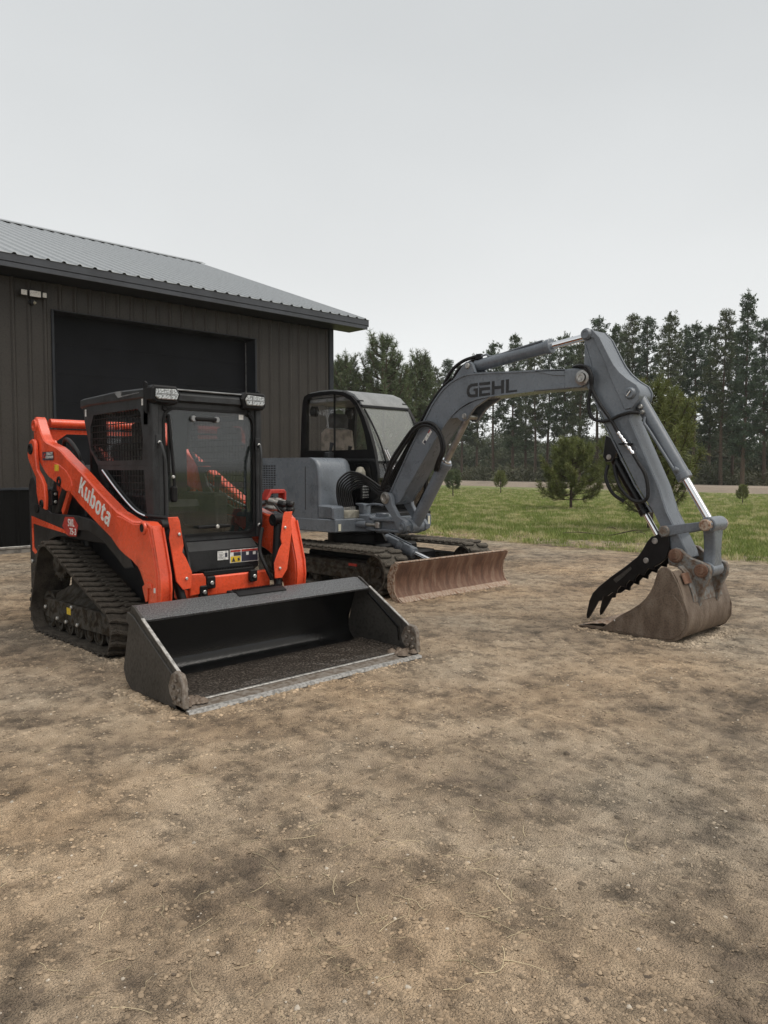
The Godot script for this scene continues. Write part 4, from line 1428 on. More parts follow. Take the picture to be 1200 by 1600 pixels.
func loader_bucket(t: Node3D) -> void:
	var mb := MB.new()
	# floor, curved back and top lip as one bent plate, open to the front
	var line := [[-4.05, 0.012], [-4.3, 0.014], [-4.72, 0.02], [-4.79, 0.04], [-4.835, 0.085], [-4.85, 0.14], [-4.84, 0.22], [-4.80, 0.33], [-4.765, 0.44]]
	var back := []
	for p in line:
		back.append(p)
	mb.sheet(back, "x", 2.335, 4.325, -0.018)
	var bucket := put(mb, "bucket", M.bucket_black, t)
	mb = MB.new()
	mb.prism([[-4.735, 0.556], [-4.59, 0.482], [-4.60, 0.468], [-4.74, 0.53], [-4.78, 0.45], [-4.795, 0.45], [-4.77, 0.555]], "x", 2.335, 4.325, 0.004)
	put(mb, "top_lip", M.wet_lip, bucket)
	for x in [[2.315, 2.333], [4.327, 4.345]]:
		mb = MB.new()
		mb.prism([[-4.735, 0.565], [-4.70, 0.555], [-4.58, 0.482], [-4.14, 0.232], [-4.05, 0.02], [-4.06, 0.0], [-4.76, 0.0], [-4.83, 0.045], [-4.868, 0.12], [-4.80, 0.36], [-4.77, 0.46]], "x", x[0], x[1], 0.003)
		put(mb, "side_plate", M.bucket_side, bucket)
	for x in [[2.3135, 2.3345], [4.3255, 4.3465]]:
		mb = MB.new()
		mb.prism([[-4.60, 0.4965], [-4.14, 0.2345], [-4.142, 0.228], [-4.602, 0.488]], "x", x[0], x[1])
		put(mb, "bare_edge", M.edge_steel, bucket)
	for x in [[2.305, 2.317], [4.343, 4.355]]:
		mb = MB.new()
		mb.prism([[-4.78, 0.52], [-4.70, 0.50], [-4.60, 0.44], [-4.16, 0.19], [-4.20, 0.13], [-4.24, 0.12], [-4.42, 0.2], [-4.66, 0.36], [-4.80, 0.46]], "x", x[0], x[1], 0.004)
		put(mb, "stiffener", M.bucket_side, bucket)
	mb = MB.new()
	mb.prism([[-4.015, -0.004], [-4.02, 0.008], [-4.13, 0.026], [-4.175, 0.026], [-4.175, 0.0]], "x", 2.315, 4.345, 0.002)
	put(mb, "cutting_edge", M.worn_steel, bucket)
	mb = MB.new()
	mb.prism([[-4.0135, -0.005], [-4.0185, 0.0105], [-4.05, 0.0165], [-4.05, 0.014], [-4.02, 0.008], [-4.0155, -0.004]], "x", 2.314, 4.346)
	put(mb, "lip_edge", M.edge_steel, bucket)
	mb = MB.new()
	mb.box(2.40, 4.26, 0.027, 0.036, -4.168, -4.142, 0.003)
	put(mb, "wear_strip", M.edge_steel, bucket)
	for s in 2:
		mb = MB.new()
		var x := 2.316 if s == 0 else 4.344
		var d := -1.0 if s == 0 else 1.0
		mb.prism([[-4.19, 0.215], [-4.15, 0.24], [-4.085, 0.23], [-4.06, 0.19], [-4.045, 0.03], [-4.16, 0.035], [-4.215, 0.09], [-4.23, 0.14]], "x", x - 0.018 * d, x + 0.022 * d, 0.006)
		var c := put(mb, "side_cutter", M.worn_steel, bucket)
		for p in [[-4.13, 0.185], [-4.10, 0.13], [-4.09, 0.075], [-4.16, 0.14], [-4.14, 0.08]]:
			mb = MB.new()
			mb.rod(Vector3(x + 0.022 * d, p[1], p[0]), Vector3(x + 0.036 * d, p[1], p[0]), 0.014, 6, 0.003)
			mb.rod(Vector3(x - 0.018 * d, p[1], p[0]), Vector3(x - 0.04 * d, p[1], p[0]), 0.013, 6, 0.003)
			put(mb, "bolt", M.worn_steel, c)
		mb = MB.new()
		mb.prism([[-4.60, 0.455], [-4.24, 0.215], [-4.235, 0.1], [-4.25, 0.1], [-4.26, 0.2], [-4.605, 0.435]], "x", x - 0.02 * d, x - 0.03 * d, 0.003)
		put(mb, "rib", M.bucket_black, bucket)
	# soil left on the floor: a thin uneven skin
	mb = MB.new()
	var f := noise(33, 3.0, 4)
	var nx := 90
	var nz := 26
	var pts := []
	for i in nx + 1:
		var row := []
		for j in nz + 1:
			var px := lerpf(2.345, 4.315, float(i) / nx)
			var pz := lerpf(-4.74, -4.19, float(j) / nz)
			var e := minf(minf(j, nz - j) / 3.0, 1.0)
			var edge := minf(1.0, minf(i, nx - i) / 3.0)
			row.append(Vector3(px, 0.030 + (0.004 + 0.016 * clampf(f.get_noise_2d(px * 1.5, pz * 1.5) + 0.28, 0.0, 1.0)) * e + (1.0 - edge) * 0.018, pz))
		pts.append(row)
	for i in nx:
		for j in nz:
			mb.quad(pts[i][j], pts[i + 1][j], pts[i + 1][j + 1], pts[i][j + 1], Vector3.UP)
	put(mb, "mud_skin", M.bucket_floor, bucket)
	for x in [2.40, 4.26]:
		mb = MB.new()
		for k in 26:
			var q := Vector3(x + rng.randf_range(-0.07, 0.07), 0.028, rng.randf_range(-4.22, -4.08))
			var r := rng.randf_range(0.012, 0.035)
			mb.lathe(q, q + Vector3(0, r, 0), [[0.0, r * 1.3], [r * 0.5, r * 1.0], [r, r * 0.3], [r, 0.0]], 7)
		var clod := put(mb, "packed_soil", M.dig_steel, bucket)
		clod.set_meta("kind", "stuff")
	# step pad on the lip, coupler behind
	mb = MB.new()
	mb.box(3.10, 3.56, 0.50, 0.565, -4.83, -4.77, 0.006)
	mb.prism([[-4.77, 0.566], [-4.735, 0.566], [-4.69, 0.542], [-4.69, 0.53], [-4.77, 0.535]], "x", 3.12, 3.55, 0.003)
	var pad := put(mb, "lip_step", M.black, bucket)
	mb = MB.new()
	for k in 30:
		for j in 3:
			mb.prism([[3.13 + k * 0.014, 0.565], [3.138 + k * 0.014, 0.565], [3.134 + k * 0.014, 0.576]], "z", -4.80 + j * 0.022, -4.79 + j * 0.022)
	put(mb, "grip_teeth", M.black, pad)
	mb = MB.new()
	mb.prism([[-4.99, 0.1], [-4.87, 0.1], [-4.81, 0.46], [-4.93, 0.48]], "x", 2.86, 3.78, 0.01)
	put(mb, "coupler_plate", M.black, t)
	for s in 2:
		mb = MB.new()
		mb.prism([[-5.14, 0.20], [-4.95, 0.16], [-4.92, 0.44], [-5.0, 0.50], [-5.12, 0.46]], "x", mx(2.70, s), mx(2.86, s), 0.01)
		put(mb, "coupler_bracket", M.black, t)


# ---------------------------------------------------------------- excavator
const EX := 7.0     # centre line of its undercarriage
const BX := 6.69    # centre line of its boom

func ex_mx(x: float, side: int) -> float:
	return x if side == 0 else 2.0 * EX - x


func excavator() -> void:
	var t := thing("excavator", "grey tracked mini excavator with cab, long boom and rusty front blade", "excavator", Vector3(EX, 0, -7.7))
	undercarriage(t)
	upper_body(t)
	excavator_cab(t)
	boom_and_stick(t)
	digging_bucket(t)
	excavator_hoses(t)


func undercarriage(t: Node3D) -> void:
	var mb: MB
	var wheels := [[-6.36, 0.265, 0.235], [-8.35, 0.265, 0.235]]
	var block := bar_mesh(0.175, 0.075, 0.042, 0.006)
	for s in 2:
		var b := belt(t, wheels, ex_mx(6.02, s), ex_mx(6.42, s), 0.024, M.muddy_rubber)
		set_bars(b, wheels, [[ex_mx(6.11, s), 0.0, 1.0], [ex_mx(6.33, s), 0.5, 1.0]], block, 0.118, M.muddy_rubber, 0.003)
		var f := Node3D.new()
		f.name = "track_frame"
		t.add_child(f, true)
		mb = MB.new()
		mb.prism([[-8.25, 0.15], [-6.55, 0.15], [-6.50, 0.20], [-6.50, 0.33], [-6.58, 0.36], [-8.2, 0.36], [-8.3, 0.3]], "x", ex_mx(6.10, s), ex_mx(6.34, s), 0.015)
		put(mb, "beam", M.frame_mud, f)
		mb = MB.new()
		mb.box(ex_mx(6.085, s), ex_mx(6.10, s), 0.27, 0.31, -8.1, -6.56, 0.005)
		put(mb, "ledge", M.frame_mud, f)
		mb = MB.new()
		mb.box(ex_mx(6.098, s), ex_mx(6.084, s), 0.315, 0.345, -6.82, -6.68, 0.002)
		put(mb, "paint_mark", M.red_print, f)
		for z in [-6.36, -8.35]:
			mb = MB.new()
			var p := Vector3(ex_mx(6.12, s), 0.265, z)
			mb.lathe(p, p + Vector3(0.2 if s == 0 else -0.2, 0, 0), [[0.0, 0.0], [0.0, 0.06], [0.02, 0.07], [0.02, 0.15], [0.0, 0.16], [0.0, 0.215], [0.18, 0.215], [0.2, 0.15], [0.2, 0.0]], 28)
			put(mb, "idler" if z > -7.0 else "sprocket", M.frame_mud, f)
		for z in [-6.72, -7.1, -7.5, -7.9]:
			mb = MB.new()
			var p := Vector3(ex_mx(6.13, s), 0.115, z)
			mb.lathe(p, p + Vector3(0.18 if s == 0 else -0.18, 0, 0), [[0.0, 0.0], [0.0, 0.04], [0.02, 0.05], [0.02, 0.085], [0.16, 0.085], [0.18, 0.0]], 18)
			put(mb, "roller", M.frame_mud, f)
	mb = MB.new()
	mb.box(6.42, 7.58, 0.25, 0.42, -8.0, -6.75, 0.03)
	mb.box(6.62, 7.38, 0.40, 0.52, -7.95, -6.9, 0.03)
	put(mb, "centre_frame", M.black, t)
	mb = MB.new()
	mb.lathe(Vector3(EX, 0.50, -7.6), Vector3(EX, 0.68, -7.6), [[0.0, 0.44], [0.12, 0.44], [0.12, 0.40], [0.18, 0.40]], 36)
	put(mb, "slew_ring", M.black, t)
	# blade
	mb = MB.new()
	mb.prism([[-5.925, 0.425], [-5.90, 0.415], [-5.905, 0.39], [-5.955, 0.30], [-5.972, 0.20], [-5.955, 0.10], [-5.90, 0.03], [-5.84, -0.006], [-5.90, -0.008], [-5.97, 0.02], [-6.01, 0.10], [-6.02, 0.20], [-6.0, 0.31], [-5.955, 0.41]], "x", 6.0, 7.985, 0.002)
	var blade := put(mb, "blade", M.rust, t)
	for x in [[5.985, 6.0], [7.985, 8.0]]:
		mb = MB.new()
		mb.prism([[-5.93, 0.43], [-5.895, 0.42], [-5.90, 0.385], [-5.95, 0.30], [-5.965, 0.20], [-5.948, 0.10], [-5.893, 0.03], [-5.835, -0.006], [-5.92, -0.008], [-6.0, 0.03], [-6.06, 0.12], [-6.06, 0.28], [-6.0, 0.40]], "x", x[0], x[1], 0.002)
		put(mb, "end_plate", M.rust_pale, blade)
	mb = MB.new()
	mb.box(6.0, 7.985, 0.424, 0.436, -5.962, -5.898, 0.003)
	put(mb, "top_edge", M.rust_pale, blade)
	mb = MB.new()
	mb.prism([[-5.832, -0.006], [-5.838, 0.006], [-5.90, 0.045], [-5.906, 0.036]], "x", 6.002, 7.983)
	put(mb, "cutting_edge", M.rust_pale, blade)
	for s in 2:
		mb = MB.new()
		mb.prism([[-6.0, 0.12], [-6.0, 0.27], [-6.3, 0.30], [-6.85, 0.34], [-6.85, 0.24], [-6.3, 0.18]], "x", ex_mx(6.60, s), ex_mx(6.70, s), 0.008)
		put(mb, "blade_arm", M.frame_mud, t)
	mb = MB.new()
	mb.rod(Vector3(EX - 0.02, 0.56, -7.1), Vector3(EX, 0.41, -6.60), 0.075, 20, 0.01)
	mb.rod(Vector3(EX - 0.02, 0.485, -6.86), Vector3(EX, 0.46, -6.78), 0.092, 20, 0.008)
	mb.rod(Vector3(EX - 0.06, 0.64, -7.0), Vector3(EX - 0.04, 0.52, -6.62), 0.012, 8)
	var bc := put(mb, "blade_cylinder", M.grey_paint, t)
	mb = MB.new()
	mb.rod(Vector3(EX, 0.41, -6.60), Vector3(EX, 0.25, -6.05), 0.035, 14)
	put(mb, "piston_rod", M.chrome, bc)
	mb = MB.new()
	mb.prism([[-7.25, 0.45], [-7.0, 0.45], [-6.98, 0.55], [-7.06, 0.66], [-7.2, 0.66]], "x", 6.86, 6.90, 0.006)
	put(mb, "cylinder_bracket", M.black, t)
	mb = MB.new()
	mb.prism([[-7.25, 0.45], [-7.0, 0.45], [-6.98, 0.55], [-7.06, 0.66], [-7.2, 0.66]], "x", 7.08, 7.12, 0.006)
	put(mb, "cylinder_bracket", M.black, t)


func upper_body(t: Node3D) -> void:
	var mb := MB.new()
	# turntable deck
	mb.prism([[6.14, -7.12], [6.10, -7.20], [6.10, -8.7], [6.25, -9.0], [6.6, -9.2], [7.4, -9.2], [7.75, -9.0], [7.9, -8.7], [7.9, -7.15], [7.86, -7.1], [6.9, -7.1], [6.86, -6.95], [6.52, -6.95], [6.44, -7.08]], "y", 0.685, 0.85, 0.012)
	var deck := put(mb, "deck", M.grey_paint, t)
	mb = MB.new()
	mb.box(6.175, 6.215, 0.705, 0.79, -7.1075, -7.101)
	put(mb, "marker", M.amber_white, deck)
	mb = MB.new()
	mb.box(7.74, 7.80, 0.66, 0.86, -7.12, -7.06, 0.006)
	var lt := put(mb, "side_marker_box", M.grey_paint, deck)
	mb = MB.new()
	mb.box(7.755, 7.785, 0.72, 0.83, -7.06, -7.054)
	put(mb, "marker", M.amber_white, lt)
	# engine and tank hood along the right flank
	var hz := [[-8.95, 0.80], [-7.46, 0.80], [-7.42, 0.84], [-7.425, 1.30], [-7.435, 1.45], [-7.455, 1.52], [-7.49, 1.57], [-7.54, 1.60], [-7.60, 1.612], [-8.80, 1.618], [-8.90, 1.60], [-8.97, 1.55], [-9.0, 1.45], [-9.02, 1.2], [-9.0, 0.84]]
	mb = MB.new()
	mb.prism(hz, "x", 6.105, 6.67, 0.085)
	var hood := put(mb, "hood", M.grey_paint, t)
	mb = MB.new()
	mb.box(6.1025, 6.1085, 0.95, 1.5, -7.665, -7.655)
	put(mb, "hood_seam", M.black, hood)
	mb = MB.new()
	for i in 7:
		for j in 15:
			var z := -8.62 + i * 0.058 - 0.03 * 0.0
			if z > -8.29 - (1.535 - (1.51 - j * 0.031)) * 0.14:
				continue
			mb.box(6.1035, 6.107, 1.50 - j * 0.031, 1.516 - j * 0.031, z, z + 0.04)
	put(mb, "vent_grille", M.black, hood)
	mb = MB.new()
	mb.prism([[-9.2, 0.80], [-8.9, 0.80], [-8.9, 1.5], [-9.05, 1.48], [-9.22, 1.25]], "x", 6.4, 7.6, 0.05)
	put(mb, "counterweight", M.grey_paint, t)
	mb = MB.new()
	mb.prism([[-8.95, 0.85], [-8.86, 0.85], [-8.86, 1.58], [-8.95, 1.58]], "x", 6.67, 7.85, 0.02)
	put(mb, "rear_cover", M.grey_paint, t)
	# low box beside the hoses
	mb = MB.new()
	mb.prism([[-7.42, 0.85], [-7.13, 0.85], [-7.13, 0.985], [-7.16, 1.01], [-7.42, 1.02]], "x", 6.11, 6.30, 0.015)
	put(mb, "tool_box", M.grey_paint, t)
	mb = MB.new()
	mb.box(6.305, 6.56, 0.85, 0.95, -7.32, -7.14, 0.008)
	put(mb, "hose_manifold", M.cream_plastic, t)
	mb = MB.new()
	mb.prism([[-7.16, 0.85], [-7.06, 0.85], [-7.06, 1.015], [-7.09, 1.03], [-7.22, 1.035], [-7.22, 1.02], [-7.16, 1.0]], "x", 6.56, 6.68, 0.006)
	put(mb, "hose_bracket", M.grey_paint, t)
	# swing casting and its pivot
	mb = MB.new()
	mb.prism([[-7.1, 0.70], [-6.90, 0.70], [-6.83, 0.74], [-6.83, 0.85], [-6.9, 0.9], [-7.1, 0.9]], "x", 6.50, 6.88, 0.015)
	mb.rod(Vector3(BX, 0.67, -6.86), Vector3(BX, 0.92, -6.86), 0.085, 24, 0.01)
	put(mb, "swing_mount", M.grey_paint, t)
	mb = MB.new()
	mb.prism([[-6.92, 0.705], [-6.36, 0.69], [-6.27, 0.73], [-6.26, 0.81], [-6.33, 0.865], [-6.92, 0.875]], "x", 6.545, 6.835, 0.012)
	mb.box(6.50, 6.545, 0.835, 0.868, -6.9, -6.36, 0.006)
	mb.box(6.50, 6.545, 0.705, 0.735, -6.9, -6.36, 0.006)
	var sw := put(mb, "swing_bracket", M.grey_paint, t)
	for x in [[6.495, 6.555], [6.825, 6.885]]:
		mb = MB.new()
		mb.prism([[-6.70, 1.11], [-6.67, 1.165], [-6.61, 1.185], [-6.55, 1.175], [-6.51, 1.13], [-6.49, 1.03], [-6.40, 0.91], [-6.29, 0.855], [-6.245, 0.80], [-6.255, 0.745], [-6.31, 0.715], [-6.40, 0.73], [-6.48, 0.86], [-6.62, 1.02]], "x", x[0], x[1], 0.008)
		put(mb, "swing_ear", M.grey_paint, sw)
	for p in [[-6.61, 1.118, 0.052], [-6.318, 0.785, 0.042]]:
		mb = MB.new()
		mb.lathe(Vector3(6.50, p[1], p[0]), Vector3(6.465, p[1], p[0]), [[0.0, p[2] + 0.02], [0.015, p[2] + 0.02], [0.02, p[2]], [0.035, p[2]], [0.035, p[2] * 0.6], [0.028, p[2] * 0.5], [0.028, 0.0]], 20)
		put(mb, "pin", M.steel if p[2] > 0.05 else M.grey_paint, sw)
	# swing cylinder in its pocket
	mb = MB.new()
	mb.box(6.42, 6.50, 0.69, 0.845, -7.105, -7.08, 0.004)
	put(mb, "pocket_rim", M.grey_paint, t)
	mb = MB.new()
	mb.rod(Vector3(6.46, 0.775, -7.15), Vector3(6.50, 0.78, -6.95), 0.045, 16, 0.005)
	put(mb, "swing_cylinder", M.grey_paint, t)
	mb = MB.new()
	mb.rod(Vector3(6.50, 0.78, -6.95), Vector3(6.515, 0.782, -6.72), 0.024, 14, 0.003)
	mb.rod(Vector3(6.515, 0.745, -6.76), Vector3(6.515, 0.82, -6.76), 0.04, 14, 0.004)
	put(mb, "swing_rod", M.steel, t)
	# floor plate and pipe in front of the cab
	mb = MB.new()
	mb.box(6.9, 7.86, 0.85, 0.90, -7.5, -7.1, 0.008)
	put(mb, "front_step", M.dark_paint, t)
	mb = MB.new()
	mb.sweep(spline([Vector3(6.60, 0.98, -7.15), Vector3(6.62, 1.02, -7.02), Vector3(6.62, 1.03, -6.9), Vector3(6.60, 1.02, -6.75)]), 0.014, 8)
	put(mb, "pipe", M.grey_paint, t)


func pane(mb: MB, line: Array, x0: float, x1: float) -> void:
	# thin curved pane along a (z, y) line
	mb.sheet(line, "x", x0, x1, 0.005)


func excavator_cab(t: Node3D) -> void:
	var mb: MB
	var C := 6.93
	var D := 7.92
	var out_ := [[-8.81, 1.62], [-8.775, 2.2], [-8.752, 2.414], [-8.715, 2.503], [-8.629, 2.535], [-8.38, 2.547], [-8.082, 2.54], [-7.861, 2.509], [-7.71, 2.449], [-7.583, 2.341], [-7.459, 2.166], [-7.336, 1.91], [-7.265, 1.72], [-7.235, 1.60]]
	var in_ := [[-8.70, 1.725], [-8.67, 2.15], [-8.655, 2.40], [-8.635, 2.455], [-8.58, 2.482], [-8.38, 2.495], [-8.08, 2.492], [-7.883, 2.459], [-7.731, 2.391], [-7.625, 2.30], [-7.521, 2.127], [-7.438, 1.913], [-7.405, 1.78], [-7.395, 1.725]]
	for x in [[C, C + 0.05], [D - 0.05, D]]:
		mb = MB.new()
		mb.ring(out_, in_, "x", x[1], x[0])
		var fr := put(mb, "side_frame", M.gloss_black, t)
		mb = MB.new()
		mb.box(x[0] + 0.015, x[1] - 0.015, 1.725, 2.49, -8.085, -8.065)
		put(mb, "window_divider", M.gloss_black, fr)
		mb = MB.new()
		mb.prism(in_, "x", (x[0] + x[1]) / 2 - 0.003, (x[0] + x[1]) / 2 + 0.003)
		put(mb, "side_glass", M.clear_glass, fr)
		# lower side
		mb = MB.new()
		mb.prism([[-8.81, 0.86], [-8.81, 1.619], [-7.236, 1.599], [-7.19, 1.42], [-7.22, 1.12], [-7.40, 0.92], [-7.45, 0.86]], "x", x[0], x[1], 0.006)
		put(mb, "lower_side", M.gloss_black, t)
	mb = MB.new()
	mb.prism([[-8.82, 1.62], [-7.26, 1.60], [-7.24, 1.565], [-8.82, 1.585]], "x", C - 0.012, C + 0.0, 0.004)
	put(mb, "side_moulding", M.dark_paint, t)
	mb = MB.new()
	mb.ring([[-7.63, 1.36], [-7.63, 1.52], [-7.60, 1.55], [-7.36, 1.54], [-7.32, 1.50], [-7.30, 1.2], [-7.45, 1.0], [-7.63, 1.0]], [[-7.61, 1.36], [-7.61, 1.51], [-7.59, 1.53], [-7.37, 1.52], [-7.34, 1.49], [-7.32, 1.22], [-7.46, 1.02], [-7.61, 1.02]], "x", C, C - 0.012)
	put(mb, "hatch_rim", M.gloss_black, t)
	# air horn cover and lamp seen beside the hoses
	mb = MB.new()
	mb.lathe(Vector3(6.86, 1.30, -7.45), Vector3(6.86, 1.50, -7.45), [[0.0, 0.0], [0.0, 0.085], [0.06, 0.085], [0.065, 0.075], [0.13, 0.07], [0.19, 0.04], [0.2, 0.0]], 20)
	put(mb, "beacon", M.cream_plastic, t)
	mb = MB.new()
	mb.box(6.80, 6.94, 1.07, 1.27, -7.42, -7.36, 0.012)
	var fl := put(mb, "deck_lamp", M.black, t)
	mb = MB.new()
	mb.box(6.815, 6.925, 1.09, 1.25, -7.362, -7.352, 0.004)
	put(mb, "lamp_face", M.lens, fl)
	mb = MB.new()
	for k in 4:
		mb.box(6.81, 6.93, 1.105 + 0.037 * k, 1.12 + 0.037 * k, -7.353, -7.345)
	put(mb, "lamp_bars", M.black, fl)
	# roof
	mb = MB.new()
	mb.prism([[-8.76, 2.44], [-8.72, 2.52], [-8.62, 2.555], [-8.38, 2.57], [-8.08, 2.563], [-7.86, 2.532], [-7.70, 2.472], [-7.575, 2.365], [-7.545, 2.325], [-7.60, 2.32], [-7.75, 2.41], [-8.0, 2.47], [-8.6, 2.47]], "x", C + 0.045, D - 0.045, 0.03)
	put(mb, "cab_roof", M.roof_white, t)
	mb = MB.new()
	mb.box(C + 0.05, D - 0.05, 2.285, 2.325, -7.60, -7.535, 0.008)
	put(mb, "windshield_header", M.gloss_black, t)
	for x in [C + 0.06, D - 0.10]:
		mb = MB.new()
		mb.box(x - 0.03, x + 0.06, 2.35, 2.39, -7.66, -7.58, 0.008)
		put(mb, "roof_bracket", M.gloss_black, t)
	# front glass, in two panes with a bar between
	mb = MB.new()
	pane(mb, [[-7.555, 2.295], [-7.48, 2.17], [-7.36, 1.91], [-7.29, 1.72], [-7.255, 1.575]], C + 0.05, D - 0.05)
	put(mb, "windshield", M.wet_sky_glass, t)
	mb = MB.new()
	mb.box(C + 0.05, D - 0.05, 1.545, 1.575, -7.275, -7.24, 0.006)
	put(mb, "front_bar", M.gloss_black, t)
	mb = MB.new()
	pane(mb, [[-7.25, 1.545], [-7.21, 1.40], [-7.235, 1.15], [-7.40, 0.93]], C + 0.05, D - 0.05)
	put(mb, "lower_glass", M.clear_glass, t)
	# wiper
	mb = MB.new()
	mb.sweep(spline([Vector3(C + 0.08, 2.27, -7.53), Vector3(C + 0.11, 2.05, -7.40), Vector3(C + 0.15, 1.8, -7.29), Vector3(C + 0.2, 1.45, -7.2)]), 0.012, 6)
	put(mb, "wiper", M.black, t)
	mb = MB.new()
	mb.sweep([Vector3(C + 0.20, 1.72, -7.27), Vector3(C + 0.30, 1.4, -7.17), Vector3(C + 0.38, 1.1, -7.12)], 0.011, 8)
	mb.sweep([Vector3(C + 0.24, 1.72, -7.27), Vector3(C + 0.34, 1.4, -7.17), Vector3(C + 0.42, 1.1, -7.12)], 0.011, 8)
	put(mb, "lever_linkage", M.chrome, t)
	mb = MB.new()
	mb.sweep(spline([Vector3(D - 0.01, 2.12, -7.42), Vector3(D + 0.07, 2.10, -7.36), Vector3(D + 0.09, 2.0, -7.31), Vector3(D + 0.06, 1.85, -7.28), Vector3(D - 0.01, 1.82, -7.3)]), 0.012, 8)
	put(mb, "grab_rail", M.black, t)
	# rear
	mb = MB.new()
	mb.ring([[C + 0.05, 0.86], [D - 0.05, 0.86], [D - 0.05, 2.47], [C + 0.05, 2.47]], [[C + 0.12, 1.66], [D - 0.12, 1.66], [D - 0.12, 2.40], [C + 0.12, 2.40]], "z", -8.80, -8.75)
	put(mb, "rear_frame", M.gloss_black, t)
	mb = MB.new()
	mb.box(C + 0.12, D - 0.12, 1.66, 2.40, -8.778, -8.772)
	put(mb, "rear_glass", M.clear_glass, t)
	mb = MB.new()
	mb.box(C + 0.05, D - 0.05, 0.86, 0.91, -8.75, -7.42, 0.004)
	put(mb, "cab_floor", M.black, t)
	mb = MB.new()
	mb.box(C + 0.055, D - 0.055, 2.40, 2.46, -8.74, -7.72, 0.01)
	put(mb, "headliner", M.silver_trim, t)
	# seat
	mb = MB.new()
	mb.prism([[-8.62, 1.35], [-8.08, 1.35], [-8.02, 1.41], [-8.05, 1.47], [-8.36, 1.475], [-8.42, 1.7], [-8.47, 2.04], [-8.56, 2.06], [-8.66, 2.0], [-8.66, 1.5]], "x", 7.18, 7.66, 0.04)
	var seat := put(mb, "seat", M.seat_tan, t)
	mb = MB.new()
	mb.prism([[-8.60, 2.07], [-8.46, 2.06], [-8.44, 2.2], [-8.48, 2.27], [-8.58, 2.28], [-8.63, 2.2]], "x", 7.28, 7.56, 0.045)
	put(mb, "headrest", M.seat_dark, seat)
	mb = MB.new()
	mb.box(7.2, 7.64, 0.91, 1.35, -8.55, -8.12, 0.03)
	put(mb, "seat_base", M.black, seat)
	for x in [7.07, 7.77]:
		mb = MB.new()
		mb.box(x - 0.07, x + 0.07, 1.3, 1.62, -8.3, -7.85, 0.03)
		var con := put(mb, "console", M.cab_grey, t)
		mb = MB.new()
		mb.sweep(spline([Vector3(x, 1.60, -7.92), Vector3(x, 1.72, -7.90), Vector3(x, 1.78, -7.88)]), 0.015, 8, 0.03)
		put(mb, "joystick", M.black, con)
	mb = MB.new()
	mb.sweep(spline([Vector3(7.42, 1.55, -7.62), Vector3(7.42, 1.75, -7.66), Vector3(7.40, 1.86, -7.76)]), 0.018, 8, 0.02)
	mb.sweep([Vector3(7.40, 1.70, -7.60), Vector3(7.46, 1.74, -7.66)], 0.022, 8)
	put(mb, "travel_lever", M.black, t)
	mb = MB.new()
	mb.box(7.0, 7.85, 1.64, 1.74, -8.74, -8.6, 0.02)
	put(mb, "rear_shelf", M.cab_grey, t)
	for x in [7.05, 7.72]:
		mb = MB.new()
		mb.rod(Vector3(x, 2.30, -8.70), Vector3(x + 0.05, 2.29, -8.62), 0.075, 18, 0.01)
		var sp := put(mb, "speaker", M.black, t)
		mb = MB.new()
		mb.rod(Vector3(x + 0.05, 2.29, -8.62), Vector3(x + 0.055, 2.289, -8.61), 0.018, 12)
		put(mb, "speaker_dome", M.silver_trim, sp)
	# control post showing over the hood
	mb = MB.new()
	mb.box(6.80, 6.90, 1.58, 1.70, -8.12, -8.02, 0.01)
	mb.rod(Vector3(6.85, 1.70, -8.05), Vector3(6.86, 1.83, -8.02), 0.018, 10, 0.0, 0.03)
	put(mb, "fuel_post", M.cab_grey, t)


